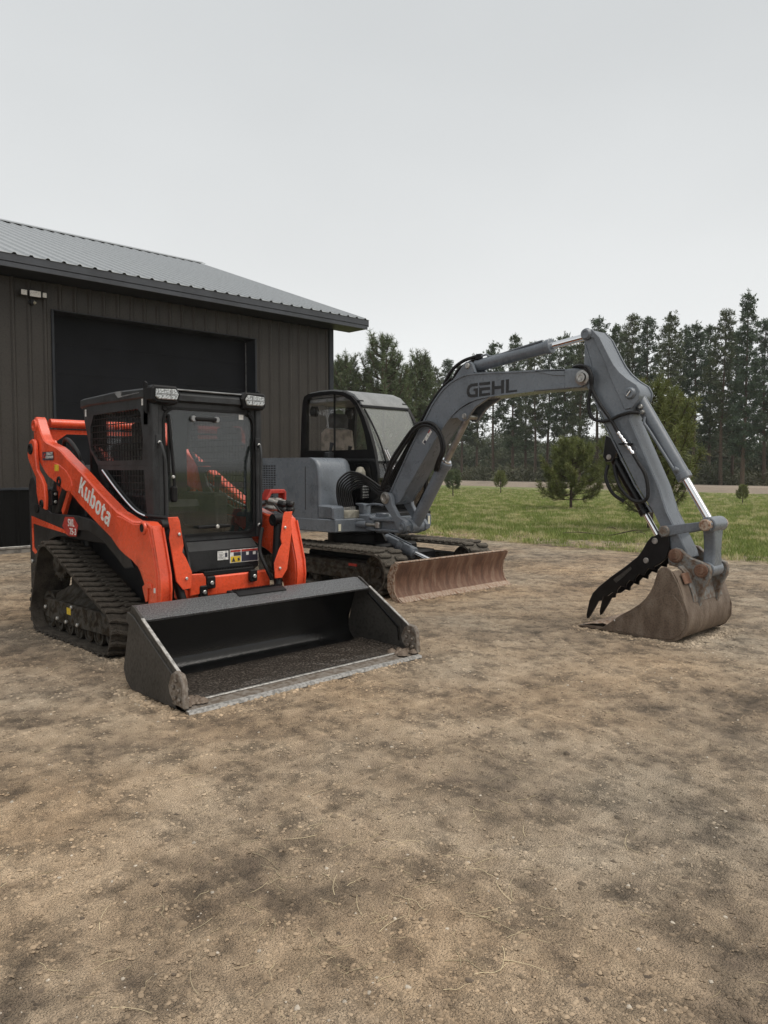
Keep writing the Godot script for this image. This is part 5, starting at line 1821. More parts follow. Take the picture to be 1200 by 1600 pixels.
func boom_and_stick(t: Node3D) -> void:
	var mb: MB
	var x0 := BX - 0.12
	var x1 := BX + 0.12
	var top := [[-6.685, 1.09], [-6.66, 1.15], [-6.60, 1.19], [-6.278, 1.70], [-6.02, 2.07], [-5.928, 2.20], [-5.84, 2.295], [-5.748, 2.378], [-5.65, 2.435], [-5.549, 2.475], [-5.46, 2.497], [-5.38, 2.506], [-5.146, 2.499], [-4.811, 2.478], [-4.496, 2.462], [-4.161, 2.44], [-4.02, 2.436], [-3.96, 2.42], [-3.915, 2.38], [-3.90, 2.33]]
	var bot := [[-3.915, 2.28], [-3.96, 2.245], [-4.159, 2.243], [-4.53, 2.248], [-4.973, 2.235], [-5.143, 2.228], [-5.26, 2.215], [-5.377, 2.188], [-5.465, 2.152], [-5.547, 2.108], [-5.62, 2.055], [-5.683, 2.0], [-5.784, 1.89], [-5.874, 1.79], [-6.10, 1.50], [-6.34, 1.20], [-6.44, 1.07], [-6.53, 1.04], [-6.63, 1.045]]
	mb = MB.new()
	mb.prism(top + bot, "x", x0, x1, 0.006)
	var boom := put(mb, "boom", M.grey_paint, t)
	# flange edges that stand proud of the side plates
	for s in [[x0 - 0.012, x0 + 0.001], [x1 - 0.001, x1 + 0.012]]:
		mb = MB.new()
		mb.sheet([[-6.60, 1.19], [-6.278, 1.70], [-6.02, 2.07], [-5.928, 2.20], [-5.84, 2.295], [-5.748, 2.378], [-5.65, 2.435], [-5.549, 2.475], [-5.46, 2.497], [-5.38, 2.506], [-5.146, 2.499], [-4.811, 2.478], [-4.496, 2.462], [-4.161, 2.44]], "x", s[0], s[1], 0.018)
		mb.sheet([[-4.53, 2.248], [-4.973, 2.235], [-5.143, 2.228], [-5.26, 2.215], [-5.377, 2.188], [-5.465, 2.152], [-5.547, 2.108], [-5.62, 2.055], [-5.683, 2.0], [-5.784, 1.89], [-5.874, 1.79], [-6.10, 1.50], [-6.34, 1.20]], "x", s[0], s[1], 0.018)
		put(mb, "flange", M.grey_paint, boom)
		mb = MB.new()
		mb.prism([[-4.17, 2.43], [-4.0, 2.425], [-3.93, 2.39], [-3.91, 2.335], [-3.94, 2.27], [-3.99, 2.25], [-4.17, 2.252]], "x", s[0] - 0.004, s[1] + 0.004, 0.004)
		put(mb, "nose_plate", M.grey_paint, boom)
		mb = MB.new()
		mb.prism([[-4.54, 2.455], [-4.17, 2.435], [-4.17, 2.375], [-4.3, 2.39]], "x", s[0], s[1], 0.003)
		mb.prism([[-4.52, 2.258], [-4.17, 2.30], [-4.17, 2.252]], "x", s[0], s[1], 0.003)
		put(mb, "rib", M.grey_paint, boom)
	# brackets for the two cylinders
	for s in [[x0 + 0.002, x0 + 0.04], [x1 - 0.04, x1 - 0.002]]:
		mb = MB.new()
		mb.prism([[-5.63, 2.44], [-5.46, 2.62], [-5.425, 2.638], [-5.37, 2.632], [-5.34, 2.60], [-5.30, 2.51], [-5.45, 2.48]], "x", s[0], s[1], 0.005)
		put(mb, "cylinder_ear", M.grey_paint, boom)
		mb = MB.new()
		mb.prism([[-5.66, 2.03], [-5.546, 2.03], [-5.50, 1.995], [-5.45, 1.988], [-5.41, 2.015], [-5.375, 2.06], [-5.30, 2.135], [-5.10, 2.232], [-5.3, 2.21], [-5.5, 2.135]], "x", s[0], s[1], 0.005)
		put(mb, "cylinder_ear", M.grey_paint, boom)
	for p in [[-5.405, 2.59, 0.032], [-5.445, 2.045, 0.032]]:
		mb = MB.new()
		mb.rod(Vector3(x0 - 0.012, p[1], p[0]), Vector3(x1 + 0.012, p[1], p[0]), p[2], 18, 0.006)
		put(mb, "pin", M.steel, boom)
	mb = MB.new()
	mb.lathe(Vector3(x0 - 0.01, 2.338, -3.975), Vector3(x0 - 0.05, 2.338, -3.975), [[0.0, 0.075], [0.012, 0.075], [0.018, 0.05], [0.04, 0.045], [0.04, 0.026], [0.034, 0.02], [0.034, 0.0]], 22)
	put(mb, "stick_pin", M.steel, boom)
	mb = MB.new()
	mb.prism([[-6.075, 1.776], [-5.953, 1.922], [-5.922, 1.892], [-6.042, 1.748]], "x", x0 - 0.001, x0 - 0.003)
	var dec := put(mb, "warning_decal", M.white_print, boom)
	mb = MB.new()
	mb.prism([[-6.055, 1.775], [-6.03, 1.805], [-6.01, 1.785], [-6.033, 1.757]], "x", x0 - 0.003, x0 - 0.0045)
	put(mb, "print", M.navy_print, dec)
	mb = MB.new()
	mb.prism([[-5.985, 1.882], [-5.953, 1.92], [-5.945, 1.912], [-5.976, 1.874]], "x", x0 - 0.003, x0 - 0.0045)
	put(mb, "print", M.red_print, dec)
	# the maker's letters, cut with gaps like a stencil
	var lx0 := x0 - 0.0005
	var lx1 := x0 - 0.0035
	var u := func(z: float, y: float) -> Array:
		return [-5.412 + z, 2.243 + y + z * 0.012]
	var letters := [
		[[[0.135, 0.148], [0.055, 0.148], [0.016, 0.128], [0.0, 0.085], [0.0, 0.05], [0.016, 0.015], [0.05, 0.0], [0.137, 0.0], [0.137, 0.092], [0.085, 0.092], [0.085, 0.066], [0.107, 0.066], [0.107, 0.03], [0.06, 0.03], [0.04, 0.04], [0.031, 0.06], [0.031, 0.085], [0.042, 0.107], [0.065, 0.117], [0.135, 0.117]]],
		[[[0.155, 0.148], [0.285, 0.148], [0.285, 0.117], [0.168, 0.117], [0.155, 0.122]], [[0.155, 0.105], [0.165, 0.092], [0.285, 0.092], [0.285, 0.062], [0.186, 0.062], [0.186, 0.03], [0.285, 0.03], [0.285, 0.0], [0.155, 0.0]]],
		[[[0.308, 0.148], [0.339, 0.148], [0.339, 0.092], [0.418, 0.092], [0.418, 0.148], [0.45, 0.148], [0.45, 0.0], [0.418, 0.0], [0.418, 0.06], [0.339, 0.06], [0.339, 0.0], [0.308, 0.0]]],
		[[[0.475, 0.148], [0.506, 0.148], [0.506, 0.03], [0.60, 0.03], [0.60, 0.0], [0.475, 0.0]]]]
	for l in letters:
		mb = MB.new()
		for piece in l:
			var pts := []
			for p in piece:
				pts.append(u.call(p[0] * 1.11, p[1]))
			mb.prism(pts, "x", lx0, lx1)
		put(mb, "letter", M.gehl_black, boom)
	# boom cylinder
	var a := Vector3(BX, 0.785, -6.31)
	var b := Vector3(BX, 2.045, -5.49)
	mb = MB.new()
	mb.rod(a, a.lerp(b, 0.60), 0.072, 22, 0.008)
	mb.rod(a.lerp(b, 0.555), a.lerp(b, 0.605), 0.082, 22, 0.008)
	mb.rod(Vector3(BX - 0.10, 0.785, -6.31), Vector3(BX + 0.10, 0.785, -6.31), 0.08, 20, 0.008)
	var c1 := put(mb, "boom_cylinder", M.grey_paint, t)
	mb = MB.new()
	mb.rod(a.lerp(b, 0.6), b, 0.036, 16)
	put(mb, "piston_rod", M.steel, c1)
	mb = MB.new()
	mb.rod(a.lerp(b, 0.605), a.lerp(b, 0.62), 0.06, 20, 0.003)
	put(mb, "gland", M.chrome, c1)
	# stick cylinder
	a = Vector3(BX, 2.59, -5.42)
	b = Vector3(BX, 2.752, -3.985)
	mb = MB.new()
	mb.rod(a.lerp(b, 0.03), a.lerp(b, 0.70), 0.066, 22, 0.008)
	mb.rod(a.lerp(b, 0.665), a.lerp(b, 0.705), 0.076, 22, 0.006)
	mb.sweep(spline([a + Vector3(-0.03, 0.09, 0.1), a + Vector3(-0.03, 0.11, 0.2), a + Vector3(-0.03, 0.085, 0.3), a.lerp(b, 0.5) + Vector3(-0.04, 0.062, 0.0), a.lerp(b, 0.64) + Vector3(-0.03, 0.07, 0)]), 0.011, 8)
	var c2 := put(mb, "stick_cylinder", M.grey_paint, t)
	mb = MB.new()
	mb.rod(a.lerp(b, 0.70), b, 0.035, 16)
	put(mb, "piston_rod", M.chrome, c2)
	mb = MB.new()
	mb.box(BX - 0.05, BX + 0.0, 2.655, 2.72, -5.36, -5.28, 0.01)
	put(mb, "hose_fitting", M.black, c2)
	# stick
	var sx0 := BX - 0.115
	var sx1 := BX + 0.115
	var st := [[-3.985, 2.735], [-3.965, 2.765], [-3.93, 2.785], [-3.885, 2.78], [-3.81, 2.70], [-3.705, 2.50], [-3.66, 2.425], [-3.603, 2.352], [-3.52, 2.28], [-3.431, 2.222], [-3.395, 2.16], [-3.40, 2.10], [-3.46, 2.03], [-3.484, 1.915], [-3.354, 1.645], [-3.193, 1.307], [-3.115, 1.08], [-3.013, 0.896], [-2.93, 0.74], [-2.915, 0.69], [-2.945, 0.655], [-3.0, 0.66], [-3.065, 0.735], [-3.161, 0.92], [-3.246, 1.075], [-3.414, 1.319], [-3.735, 1.893], [-3.80, 2.03], [-3.885, 2.155], [-3.94, 2.25], [-3.985, 2.33], [-3.975, 2.45], [-3.97, 2.65]]
	mb = MB.new()
	mb.prism(st, "x", sx0, sx1, 0.008)
	var stick := put(mb, "stick", M.grey_paint, t)
	# raised side ears at the stick's head, with a hollow between
	for s in [[sx0 - 0.018, sx0 + 0.001], [sx1 - 0.001, sx1 + 0.018]]:
		mb = MB.new()
		mb.prism([[-3.99, 2.735], [-3.965, 2.775], [-3.93, 2.79], [-3.88, 2.785], [-3.80, 2.70], [-3.695, 2.505], [-3.65, 2.43], [-3.593, 2.36], [-3.51, 2.288], [-3.42, 2.228], [-3.385, 2.165], [-3.395, 2.09], [-3.46, 2.02], [-3.53, 2.01], [-3.66, 2.27], [-3.76, 2.5], [-3.86, 2.70], [-3.92, 2.72]], "x", s[0], s[1], 0.004)
		put(mb, "head_plate", M.grey_paint, stick)
		mb = MB.new()
		mb.sheet([[-3.955, 2.66], [-3.90, 2.50], [-3.87, 2.38], [-3.86, 2.20], [-3.80, 2.03], [-3.74, 1.90], [-3.42, 1.32], [-3.25, 1.075]], "x", s[0] + 0.006, s[1] - 0.0, 0.012)
		put(mb, "weld_edge", M.grey_paint, stick)
		mb = MB.new()
		mb.sheet([[-3.49, 1.91], [-3.36, 1.645], [-3.20, 1.307], [-3.12, 1.08], [-3.02, 0.90]], "x", s[0] + 0.008, s[1] - 0.0, 0.012)
		put(mb, "weld_edge", M.grey_paint, stick)
	for p in [[-3.94, 2.748, 0.05], [-3.475, 2.155, 0.05]]:
		mb = MB.new()
		mb.lathe(Vector3(sx0 - 0.018, p[1], p[0]), Vector3(sx0 - 0.05, p[1], p[0]), [[0.0, p[2] + 0.008], [0.018, p[2]], [0.03, p[2] * 0.85], [0.03, p[2] * 0.5], [0.024, p[2] * 0.45], [0.024, 0.0]], 20)
		put(mb, "pin", M.grey_paint, stick)
	mb = MB.new()
	mb.rod(Vector3(sx0 - 0.052, 2.13, -3.495), Vector3(sx0 - 0.05, 2.175, -3.46), 0.006, 6)
	put(mb, "grease_fitting", M.chrome, stick)
	# bucket cylinder
	a = Vector3(BX, 2.14, -3.475)
	b = Vector3(BX, 0.985, -2.765)
	mb = MB.new()
	mb.rod(a.lerp(b, 0.02), a.lerp(b, 0.66), 0.062, 22, 0.008)
	mb.rod(a.lerp(b, 0.53), a.lerp(b, 0.535), 0.0635, 22)
	mb.rod(a.lerp(b, 0.62), a.lerp(b, 0.665), 0.068, 22, 0.006)
	mb.rod(Vector3(BX - 0.08, 2.14, -3.475), Vector3(BX + 0.08, 2.14, -3.475), 0.06, 18, 0.006)
	mb.sweep(spline([a.lerp(b, 0.16) + Vector3(-0.07, -0.02, 0.0), a.lerp(b, 0.19) + Vector3(-0.085, -0.04, -0.02), a.lerp(b, 0.26) + Vector3(-0.085, -0.03, -0.02), a.lerp(b, 0.5) + Vector3(-0.075, -0.02, -0.015), a.lerp(b, 0.585) + Vector3(-0.075, -0.015, -0.01)]), 0.013, 8)
	mb.rod(a.lerp(b, 0.575) + Vector3(-0.085, -0.01, -0.01), a.lerp(b, 0.60) + Vector3(-0.04, 0, 0), 0.024, 10, 0.004)
	var c3 := put(mb, "bucket_cylinder", M.grey_paint, t)
	mb = MB.new()
	mb.rod(a.lerp(b, 0.66), b, 0.034, 18)
	put(mb, "piston_rod", M.chrome, c3)
	mb = MB.new()
	mb.rod(a.lerp(b, 0.10) + Vector3(-0.09, 0.01, 0.0), a.lerp(b, 0.10) + Vector3(-0.05, 0.0, 0.0), 0.022, 10, 0.004)
	mb.rod(a.lerp(b, 0.13) + Vector3(-0.10, -0.01, 0.0), a.lerp(b, 0.13) + Vector3(-0.05, -0.01, 0.0), 0.02, 6, 0.004)
	put(mb, "hose_fitting", M.steel, c3)
	# link pair and tipping arm
	for s in [[BX - 0.175, BX - 0.14], [BX + 0.14, BX + 0.175]]:
		mb = MB.new()
		var la := Vector2(-3.105, 0.912)
		var lb := Vector2(-2.745, 0.985)
		var e := (lb - la).normalized()
		var w := Vector2(-e.y, e.x)
		mb.prism([la - e * 0.06, la - e * 0.04 - w * 0.05, la + e * 0.06 - w * 0.045, lb - e * 0.06 - w * 0.035, lb + e * 0.03 - w * 0.05, lb + e * 0.055, lb + e * 0.03 + w * 0.05, lb - e * 0.06 + w * 0.035, la + e * 0.06 + w * 0.045, la - e * 0.04 + w * 0.05], "x", s[0], s[1], 0.006)
		var lk := put(mb, "link", M.grey_paint, t)
		mb = MB.new()
		mb.prism([la + e * 0.07 - w * 0.02, lb - e * 0.08 - w * 0.018, lb - e * 0.08 + w * 0.018, la + e * 0.07 + w * 0.02], "x", s[0] - 0.0015, s[0] - 0.0005)
		put(mb, "web", M.grey_paint, lk)
	for p in [[-3.105, 0.912, "steel"], [-2.745, 0.985, "rust"]]:
		mb = MB.new()
		mb.rod(Vector3(BX - 0.20, p[1], p[0]), Vector3(BX + 0.20, p[1], p[0]), 0.05, 20, 0.008)
		put(mb, "link_pin", M.rust_pale if p[2] == "rust" else M.dig_mixed, t)
	mb = MB.new()
	mb.rod(Vector3(BX - 0.135, 0.985, -2.745), Vector3(BX + 0.135, 0.985, -2.745), 0.068, 22, 0.008)
	mb.rod(Vector3(BX - 0.11, 0.595, -2.755), Vector3(BX + 0.11, 0.595, -2.755), 0.065, 22, 0.008)
	mb.prism([[BX - 0.115, 0.98], [BX + 0.115, 0.98], [BX + 0.085, 0.85], [BX + 0.075, 0.75], [BX + 0.10, 0.6], [BX - 0.10, 0.6], [BX - 0.075, 0.75], [BX - 0.085, 0.85]], "z", -2.80, -2.70, 0.02)
	put(mb, "tipping_arm", M.grey_paint, t)


func digging_bucket(t: Node3D) -> void:
	var mb := MB.new()
	var b0 := 6.235
	var b1 := 7.145
	var shell := [[-3.56, 0.012], [-3.36, 0.004], [-3.036, 0.0], [-2.93, 0.002], [-2.86, 0.02], [-2.80, 0.055], [-2.765, 0.12], [-2.755, 0.20], [-2.765, 0.28], [-2.79, 0.36], [-2.82, 0.45], [-2.86, 0.54], [-2.90, 0.60]]
	mb.sheet(shell, "x", b0 + 0.012, b1 - 0.012, -0.016)
	var bk := put(mb, "digging_bucket", M.dig_steel, t)
	var side := [[-3.60, 0.02], [-3.53, 0.035], [-3.363, 0.168], [-3.27, 0.225], [-3.188, 0.285], [-3.13, 0.345], [-3.092, 0.402], [-3.065, 0.46], [-3.046, 0.522], [-3.026, 0.59], [-3.0, 0.622], [-2.965, 0.633], [-2.93, 0.622], [-2.906, 0.60], [-2.846, 0.498], [-2.786, 0.347], [-2.749, 0.24], [-2.75, 0.13], [-2.80, 0.048], [-2.86, 0.008], [-2.93, -0.008], [-3.036, -0.008], [-3.36, 0.0], [-3.62, 0.008]]
	for x in [[b0, b0 + 0.016], [b1 - 0.016, b1]]:
		mb = MB.new()
		mb.prism(side, "x", x[0], x[1], 0.004)
		put(mb, "side_plate", M.dig_steel, bk)
		mb = MB.new()
		var xo: float = x[0] - 0.0075 if x[0] < BX else x[1]
		mb.prism([[-3.40, 0.10], [-3.33, 0.16], [-3.05, 0.34], [-2.95, 0.40], [-2.88, 0.40], [-2.82, 0.34], [-2.775, 0.235], [-2.775, 0.14], [-2.82, 0.065], [-2.90, 0.02], [-3.05, 0.012], [-3.40, 0.02], [-3.43, 0.04]], "x", xo, xo + 0.0075, 0.003)
		put(mb, "wear_plate", M.dig_steel, bk)
	mb = MB.new()
	mb.prism([[-3.80, 0.004], [-3.80, 0.012], [-3.70, 0.026], [-3.5, 0.032], [-3.5, 0.003]], "x", b0 + 0.02, b1 - 0.02, 0.002)
	put(mb, "lip", M.dig_steel, bk)
	# heap of earth inside
	mb = MB.new()
	var f := noise(44, 4.0, 3)
	var pts := []
	for i in 25:
		var row := []
		for j in 17:
			var px := lerpf(b0 + 0.02, b1 - 0.02, i / 24.0)
			var pz := lerpf(-3.76, -2.9, j / 16.0)
			var hump := 0.075 * sin(PI * clampf((pz + 3.78) / 0.9, 0, 1)) * (0.6 + 0.7 * f.get_noise_2d(px, pz))
			row.append(Vector3(px, 0.022 + maxf(0.0, hump), pz))
		pts.append(row)
	for i in 24:
		for j in 16:
			mb.quad(pts[i][j], pts[i + 1][j], pts[i + 1][j + 1], pts[i][j + 1], Vector3.UP)
	var earth := put(mb, "packed_soil", M.rust_pale, bk)
	earth.set_meta("kind", "stuff")
	# hanger ears and their pins
	for s in [[BX - 0.205, BX - 0.155], [BX + 0.155, BX + 0.205]]:
		mb = MB.new()
		mb.prism([[-3.055, 0.70], [-3.04, 0.75], [-2.995, 0.775], [-2.945, 0.765], [-2.90, 0.725], [-2.85, 0.695], [-2.77, 0.672], [-2.70, 0.645], [-2.68, 0.60], [-2.69, 0.53], [-2.735, 0.44], [-2.755, 0.35], [-2.77, 0.28], [-2.80, 0.36], [-2.87, 0.5], [-2.93, 0.6], [-3.05, 0.62]], "x", s[0], s[1], 0.006)
		var ear := put(mb, "hanger_ear", M.dig_mixed, bk)
		for p in [[-2.983, 0.708, 0.062], [-2.757, 0.597, 0.058]]:
			mb = MB.new()
			var x: float = s[0] if s[0] < BX else s[1]
			var d := -1.0 if s[0] < BX else 1.0
			mb.lathe(Vector3(x, p[1], p[0]), Vector3(x + 0.03 * d, p[1], p[0]), [[0.0, p[2]], [0.018, p[2]], [0.024, p[2] * 0.8], [0.024, p[2] * 0.55], [0.03, p[2] * 0.5], [0.03, 0.0]], 20)
			put(mb, "pin_boss", M.rust, ear)
	mb = MB.new()
	mb.prism([[-2.93, 0.615], [-2.865, 0.56], [-2.80, 0.40], [-2.785, 0.33], [-2.775, 0.335], [-2.79, 0.41], [-2.85, 0.57], [-2.915, 0.63]], "x", 6.40, 7.0, 0.003)
	put(mb, "back_plate", M.dig_mixed, bk)
	mb = MB.new()
	mb.prism([[-2.862, 0.575], [-2.825, 0.49], [-2.815, 0.494], [-2.852, 0.58]], "x", 6.31, 6.44, 0.003)
	put(mb, "patch_plate", M.rust, bk)
	mb = MB.new()
	mb.box(6.24, 6.2335, 0.105, 0.118, -3.425, -3.415)
	put(mb, "chip", M.white_print, bk)
	# thumb
	var th := [[-3.15, 0.905], [-3.12, 0.93], [-3.085, 0.90], [-3.07, 0.77], [-3.10, 0.67], [-3.165, 0.61], [-3.21, 0.585], [-3.215, 0.555], [-3.265, 0.565], [-3.30, 0.525], [-3.305, 0.495], [-3.355, 0.505], [-3.39, 0.465], [-3.395, 0.43], [-3.445, 0.44], [-3.48, 0.40], [-3.485, 0.365], [-3.535, 0.375], [-3.57, 0.335], [-3.575, 0.30], [-3.62, 0.305], [-3.67, 0.265], [-3.72, 0.255], [-3.725, 0.215], [-3.765, 0.205], [-3.79, 0.155], [-3.865, 0.03], [-3.885, 0.02], [-3.89, 0.06], [-3.86, 0.20], [-3.825, 0.275], [-3.76, 0.345], [-3.636, 0.452], [-3.50, 0.555], [-3.373, 0.662], [-3.33, 0.72], [-3.28, 0.81], [-3.24, 0.855], [-3.205, 0.865]]
	for s in [[BX - 0.145, BX - 0.118], [BX + 0.10, BX + 0.127]]:
		mb = MB.new()
		mb.prism(th, "x", s[0], s[1], 0.004)
		var plate := put(mb, "thumb_plate", M.gloss_black, t)
		for p in [[-3.205, 0.818, 0.028], [-3.285, 0.635, 0.026]]:
			mb = MB.new()
			var x: float = s[0] if s[0] < BX else s[1]
			var d := -1.0 if s[0] < BX else 1.0
			mb.rod(Vector3(x, p[1], p[0]), Vector3(x + 0.014 * d, p[1], p[0]), p[2], 18, 0.004)
			put(mb, "pin", M.steel, plate)
	mb = MB.new()
	mb.prism([[-3.60, 0.435], [-3.44, 0.56], [-3.43, 0.545], [-3.59, 0.42]], "x", BX - 0.118, BX + 0.10, 0.003)
	mb.prism([[-3.30, 0.68], [-3.20, 0.74], [-3.19, 0.66], [-3.28, 0.60]], "x", BX - 0.118, BX + 0.10, 0.003)
	put(mb, "thumb_brace", M.gloss_black, t)
	mb = MB.new()
	mb.prism([[-3.61, 0.43], [-3.44, 0.565], [-3.425, 0.545], [-3.50, 0.47], [-3.58, 0.40]], "x", BX - 0.1455, BX - 0.148)
	put(mb, "wear_patch", M.bucket_side, t)
	var a := Vector3(BX - 0.01, 1.575, -3.70)
	var b := Vector3(BX - 0.01, 0.822, -3.225)
	mb = MB.new()
	mb.rod(a.lerp(b, 0.03), a.lerp(b, 0.70), 0.048, 18, 0.006)
	mb.rod(a.lerp(b, 0.64), a.lerp(b, 0.705), 0.054, 18, 0.006)
	var tc := put(mb, "thumb_cylinder", M.gloss_black, t)
	mb = MB.new()
	mb.rod(a.lerp(b, 0.70), b, 0.026, 14)
	put(mb, "piston_rod", M.chrome, tc)
	mb = MB.new()
	mb.prism([[-3.74, 1.78], [-3.66, 1.74], [-3.62, 1.62], [-3.66, 1.54], [-3.73, 1.53], [-3.765, 1.58]], "x", BX - 0.10, BX - 0.07, 0.004)
	put(mb, "thumb_mount", M.gloss_black, t)
	mb = MB.new()
	mb.prism([[-3.74, 1.78], [-3.66, 1.74], [-3.62, 1.62], [-3.66, 1.54], [-3.73, 1.53], [-3.765, 1.58]], "x", BX + 0.05, BX + 0.08, 0.004)
	var tm := put(mb, "thumb_mount", M.gloss_black, t)
	mb = MB.new()
	mb.rod(Vector3(BX - 0.11, 1.575, -3.70), Vector3(BX + 0.09, 1.575, -3.70), 0.026, 16, 0.004)
	put(mb, "pin", M.steel, tm)


func excavator_hoses(t: Node3D) -> void:
	var mb: MB
	var x0 := BX - 0.15
	# eight hoses rising from the manifold and bending over to the boom foot
	for k in 8:
		var x := 6.32 + 0.033 * k
		mb = MB.new()
		var up := 0.0225 * k
		mb.sweep(spline([Vector3(x, 0.94, -7.23), Vector3(x - 0.045, 1.12, -7.24), Vector3(x - 0.05, 1.29 - up * 0.6, -7.225), Vector3(x - 0.005, 1.385 - up * 0.95, -7.17), Vector3(x + 0.055 - 0.006 * k, 1.43 - up * 1.05, -7.10), Vector3(lerpf(x, x0, 0.55), 1.40 - up * 0.85, -6.97), Vector3(x0 - 0.03 + 0.012 * (k % 2), 1.31 - up * 0.75, -6.83), Vector3(x0 - 0.03 + 0.015 * (k % 2), 1.25 - up * 0.7, -6.70), Vector3(x0 + 0.01 + 0.015 * (k % 3), 1.26 - up * 0.6, -6.60)]), 0.0125, 8)
		put(mb, "hose", M.hose, t)
		mb = MB.new()
		mb.rod(Vector3(x, 0.945, -7.23), Vector3(x, 0.99, -7.232), 0.019, 8, 0.003)
		put(mb, "hose_fitting", M.steel, t)
	# hoses that run up beside the boom and loop back down to its cylinder
	for k in 2:
		mb = MB.new()
		var d := -0.034 * k
		mb.sweep(spline([Vector3(x0 - 0.02, 1.22, -6.68 + d), Vector3(x0 - 0.03, 1.31, -6.62 + d), Vector3(x0 - 0.03, 1.52 - d, -6.50 + d), Vector3(x0 - 0.02, 1.74 - d, -6.32 + d * 0.8), Vector3(x0 - 0.035, 1.92 - d, -6.12 + d * 0.4), Vector3(x0 - 0.04, 1.965 - d, -5.96), Vector3(x0 - 0.04, 1.92 - d, -5.83 - d * 0.5), Vector3(x0 - 0.035, 1.82, -5.745 - d), Vector3(x0 - 0.03, 1.68, -5.72 - d), Vector3(x0 - 0.02, 1.55, -5.79 - d), Vector3(BX - 0.09, 1.45, -5.90 - d)]), 0.019, 8)
		put(mb, "hose", M.hose, t)
	for k in 4:
		mb = MB.new()
		mb.sweep(spline([Vector3(x0 + 0.03 * k, 1.2, -6.66), Vector3(x0 + 0.02 + 0.03 * k, 1.36, -6.60), Vector3(x0 + 0.05 + 0.03 * k, 1.62, -6.42), Vector3(x0 + 0.05 + 0.035 * k, 1.90, -6.21), Vector3(x0 + 0.06 + 0.035 * k, 2.16, -6.02), Vector3(x0 + 0.06 + 0.035 * k, 2.36, -5.83), Vector3(x0 + 0.06 + 0.035 * k, 2.48, -5.66)]), 0.015, 8)
		put(mb, "hose", M.hose, t)
	for k in 2:
		mb = MB.new()
		mb.sweep(spline([Vector3(BX - 0.05 + 0.06 * k, 2.36, -5.83 + 0.04 * k), Vector3(BX - 0.05 + 0.06 * k, 2.46, -5.78 + 0.05 * k), Vector3(BX - 0.05 + 0.05 * k, 2.58, -5.68 + 0.05 * k), Vector3(BX - 0.04 + 0.05 * k, 2.66 - 0.02 * k, -5.54 + 0.04 * k), Vector3(BX - 0.03 + 0.04 * k, 2.69 - 0.02 * k, -5.40), Vector3(BX - 0.03 + 0.04 * k, 2.70, -5.32)]), 0.02, 8)
		put(mb, "hose", M.hose, t)
	# hoses at the elbow
	var hx := BX - 0.165
	var runs := [
		[Vector3(BX - 0.06, 2.46, -4.12), Vector3(hx + 0.02, 2.455, -4.0), Vector3(hx, 2.42, -3.90), Vector3(hx - 0.01, 2.33, -3.85), Vector3(hx, 2.235, -3.86), Vector3(hx, 2.10, -3.885), Vector3(hx, 1.97, -3.86), Vector3(hx, 1.915, -3.78), Vector3(hx, 1.915, -3.67), Vector3(hx, 1.955, -3.56), Vector3(hx, 1.975, -3.46), Vector3(hx + 0.02, 1.97, -3.38)],
		[Vector3(BX - 0.05, 2.45, -4.1), Vector3(hx + 0.02, 2.43, -3.96), Vector3(hx, 2.36, -3.875), Vector3(hx, 2.22, -3.85), Vector3(hx, 2.07, -3.765), Vector3(hx, 1.92, -3.65), Vector3(hx, 1.80, -3.575)],
		[Vector3(hx, 1.60, -3.42), Vector3(hx, 1.52, -3.37), Vector3(hx, 1.42, -3.305), Vector3(hx, 1.30, -3.275), Vector3(hx, 1.20, -3.28), Vector3(hx, 1.165, -3.35), Vector3(hx, 1.19, -3.44), Vector3(hx + 0.02, 1.29, -3.55), Vector3(hx + 0.06, 1.40, -3.62), Vector3(hx + 0.09, 1.50, -3.66)],
		[Vector3(BX - 0.06, 1.50, -3.73), Vector3(BX - 0.1, 1.38, -3.73), Vector3(BX - 0.1, 1.24, -3.66), Vector3(BX - 0.08, 1.16, -3.55)]]
	for r in runs:
		mb = MB.new()
		mb.sweep(spline(r), 0.0165, 8)
		put(mb, "hose", M.hose, t)
	mb = MB.new()
	var a := Vector3(hx, 1.80, -3.575)
	var b := Vector3(hx, 1.60, -3.42)
	var prof := []
	for k in 12:
		var r := 0.02 if k % 2 == 0 else 0.014
		prof.append([k * 0.0225, r])
		prof.append([(k + 1) * 0.0225 - 0.002, r])
	mb.lathe(a, b, [[0.0, 0.0]] + prof + [[0.27, 0.0]], 10)
	put(mb, "quick_coupler", M.chrome, t)
	mb = MB.new()
	mb.box(hx - 0.02, hx + 0.06, 1.685, 1.70, -3.56, -3.45, 0.002)
	put(mb, "coupler_bracket", M.black, t)


# ---------------------------------------------------------------- trees and plants
func needle(mb: MB, p: Vector3, d: Vector3, w: float) -> void:
	# one thin leaf-like face from p along d
	var s := d.cross(Vector3(rng.randf_range(-1, 1), rng.randf_range(-1, 1), rng.randf_range(-1, 1)))
	if s.length_squared() < 1e-8:
		return
	s = s.normalized() * w * 0.5
	var q := p + d * 0.35
	var n := d.cross(s).normalized()
	mb.v.append(p); mb.v.append(q + s); mb.v.append(p + d)
	mb.v.append(p); mb.v.append(p + d); mb.v.append(q - s)
	for k in 6:
		mb.n.append(n)
		mb.c.append(mb.tint)


func rand_dir() -> Vector3:
	var z := rng.randf_range(-1, 1)
	var a := rng.randf_range(0, TAU)
	var r := sqrt(1.0 - z * z)
	return Vector3(r * cos(a), z, r * sin(a))


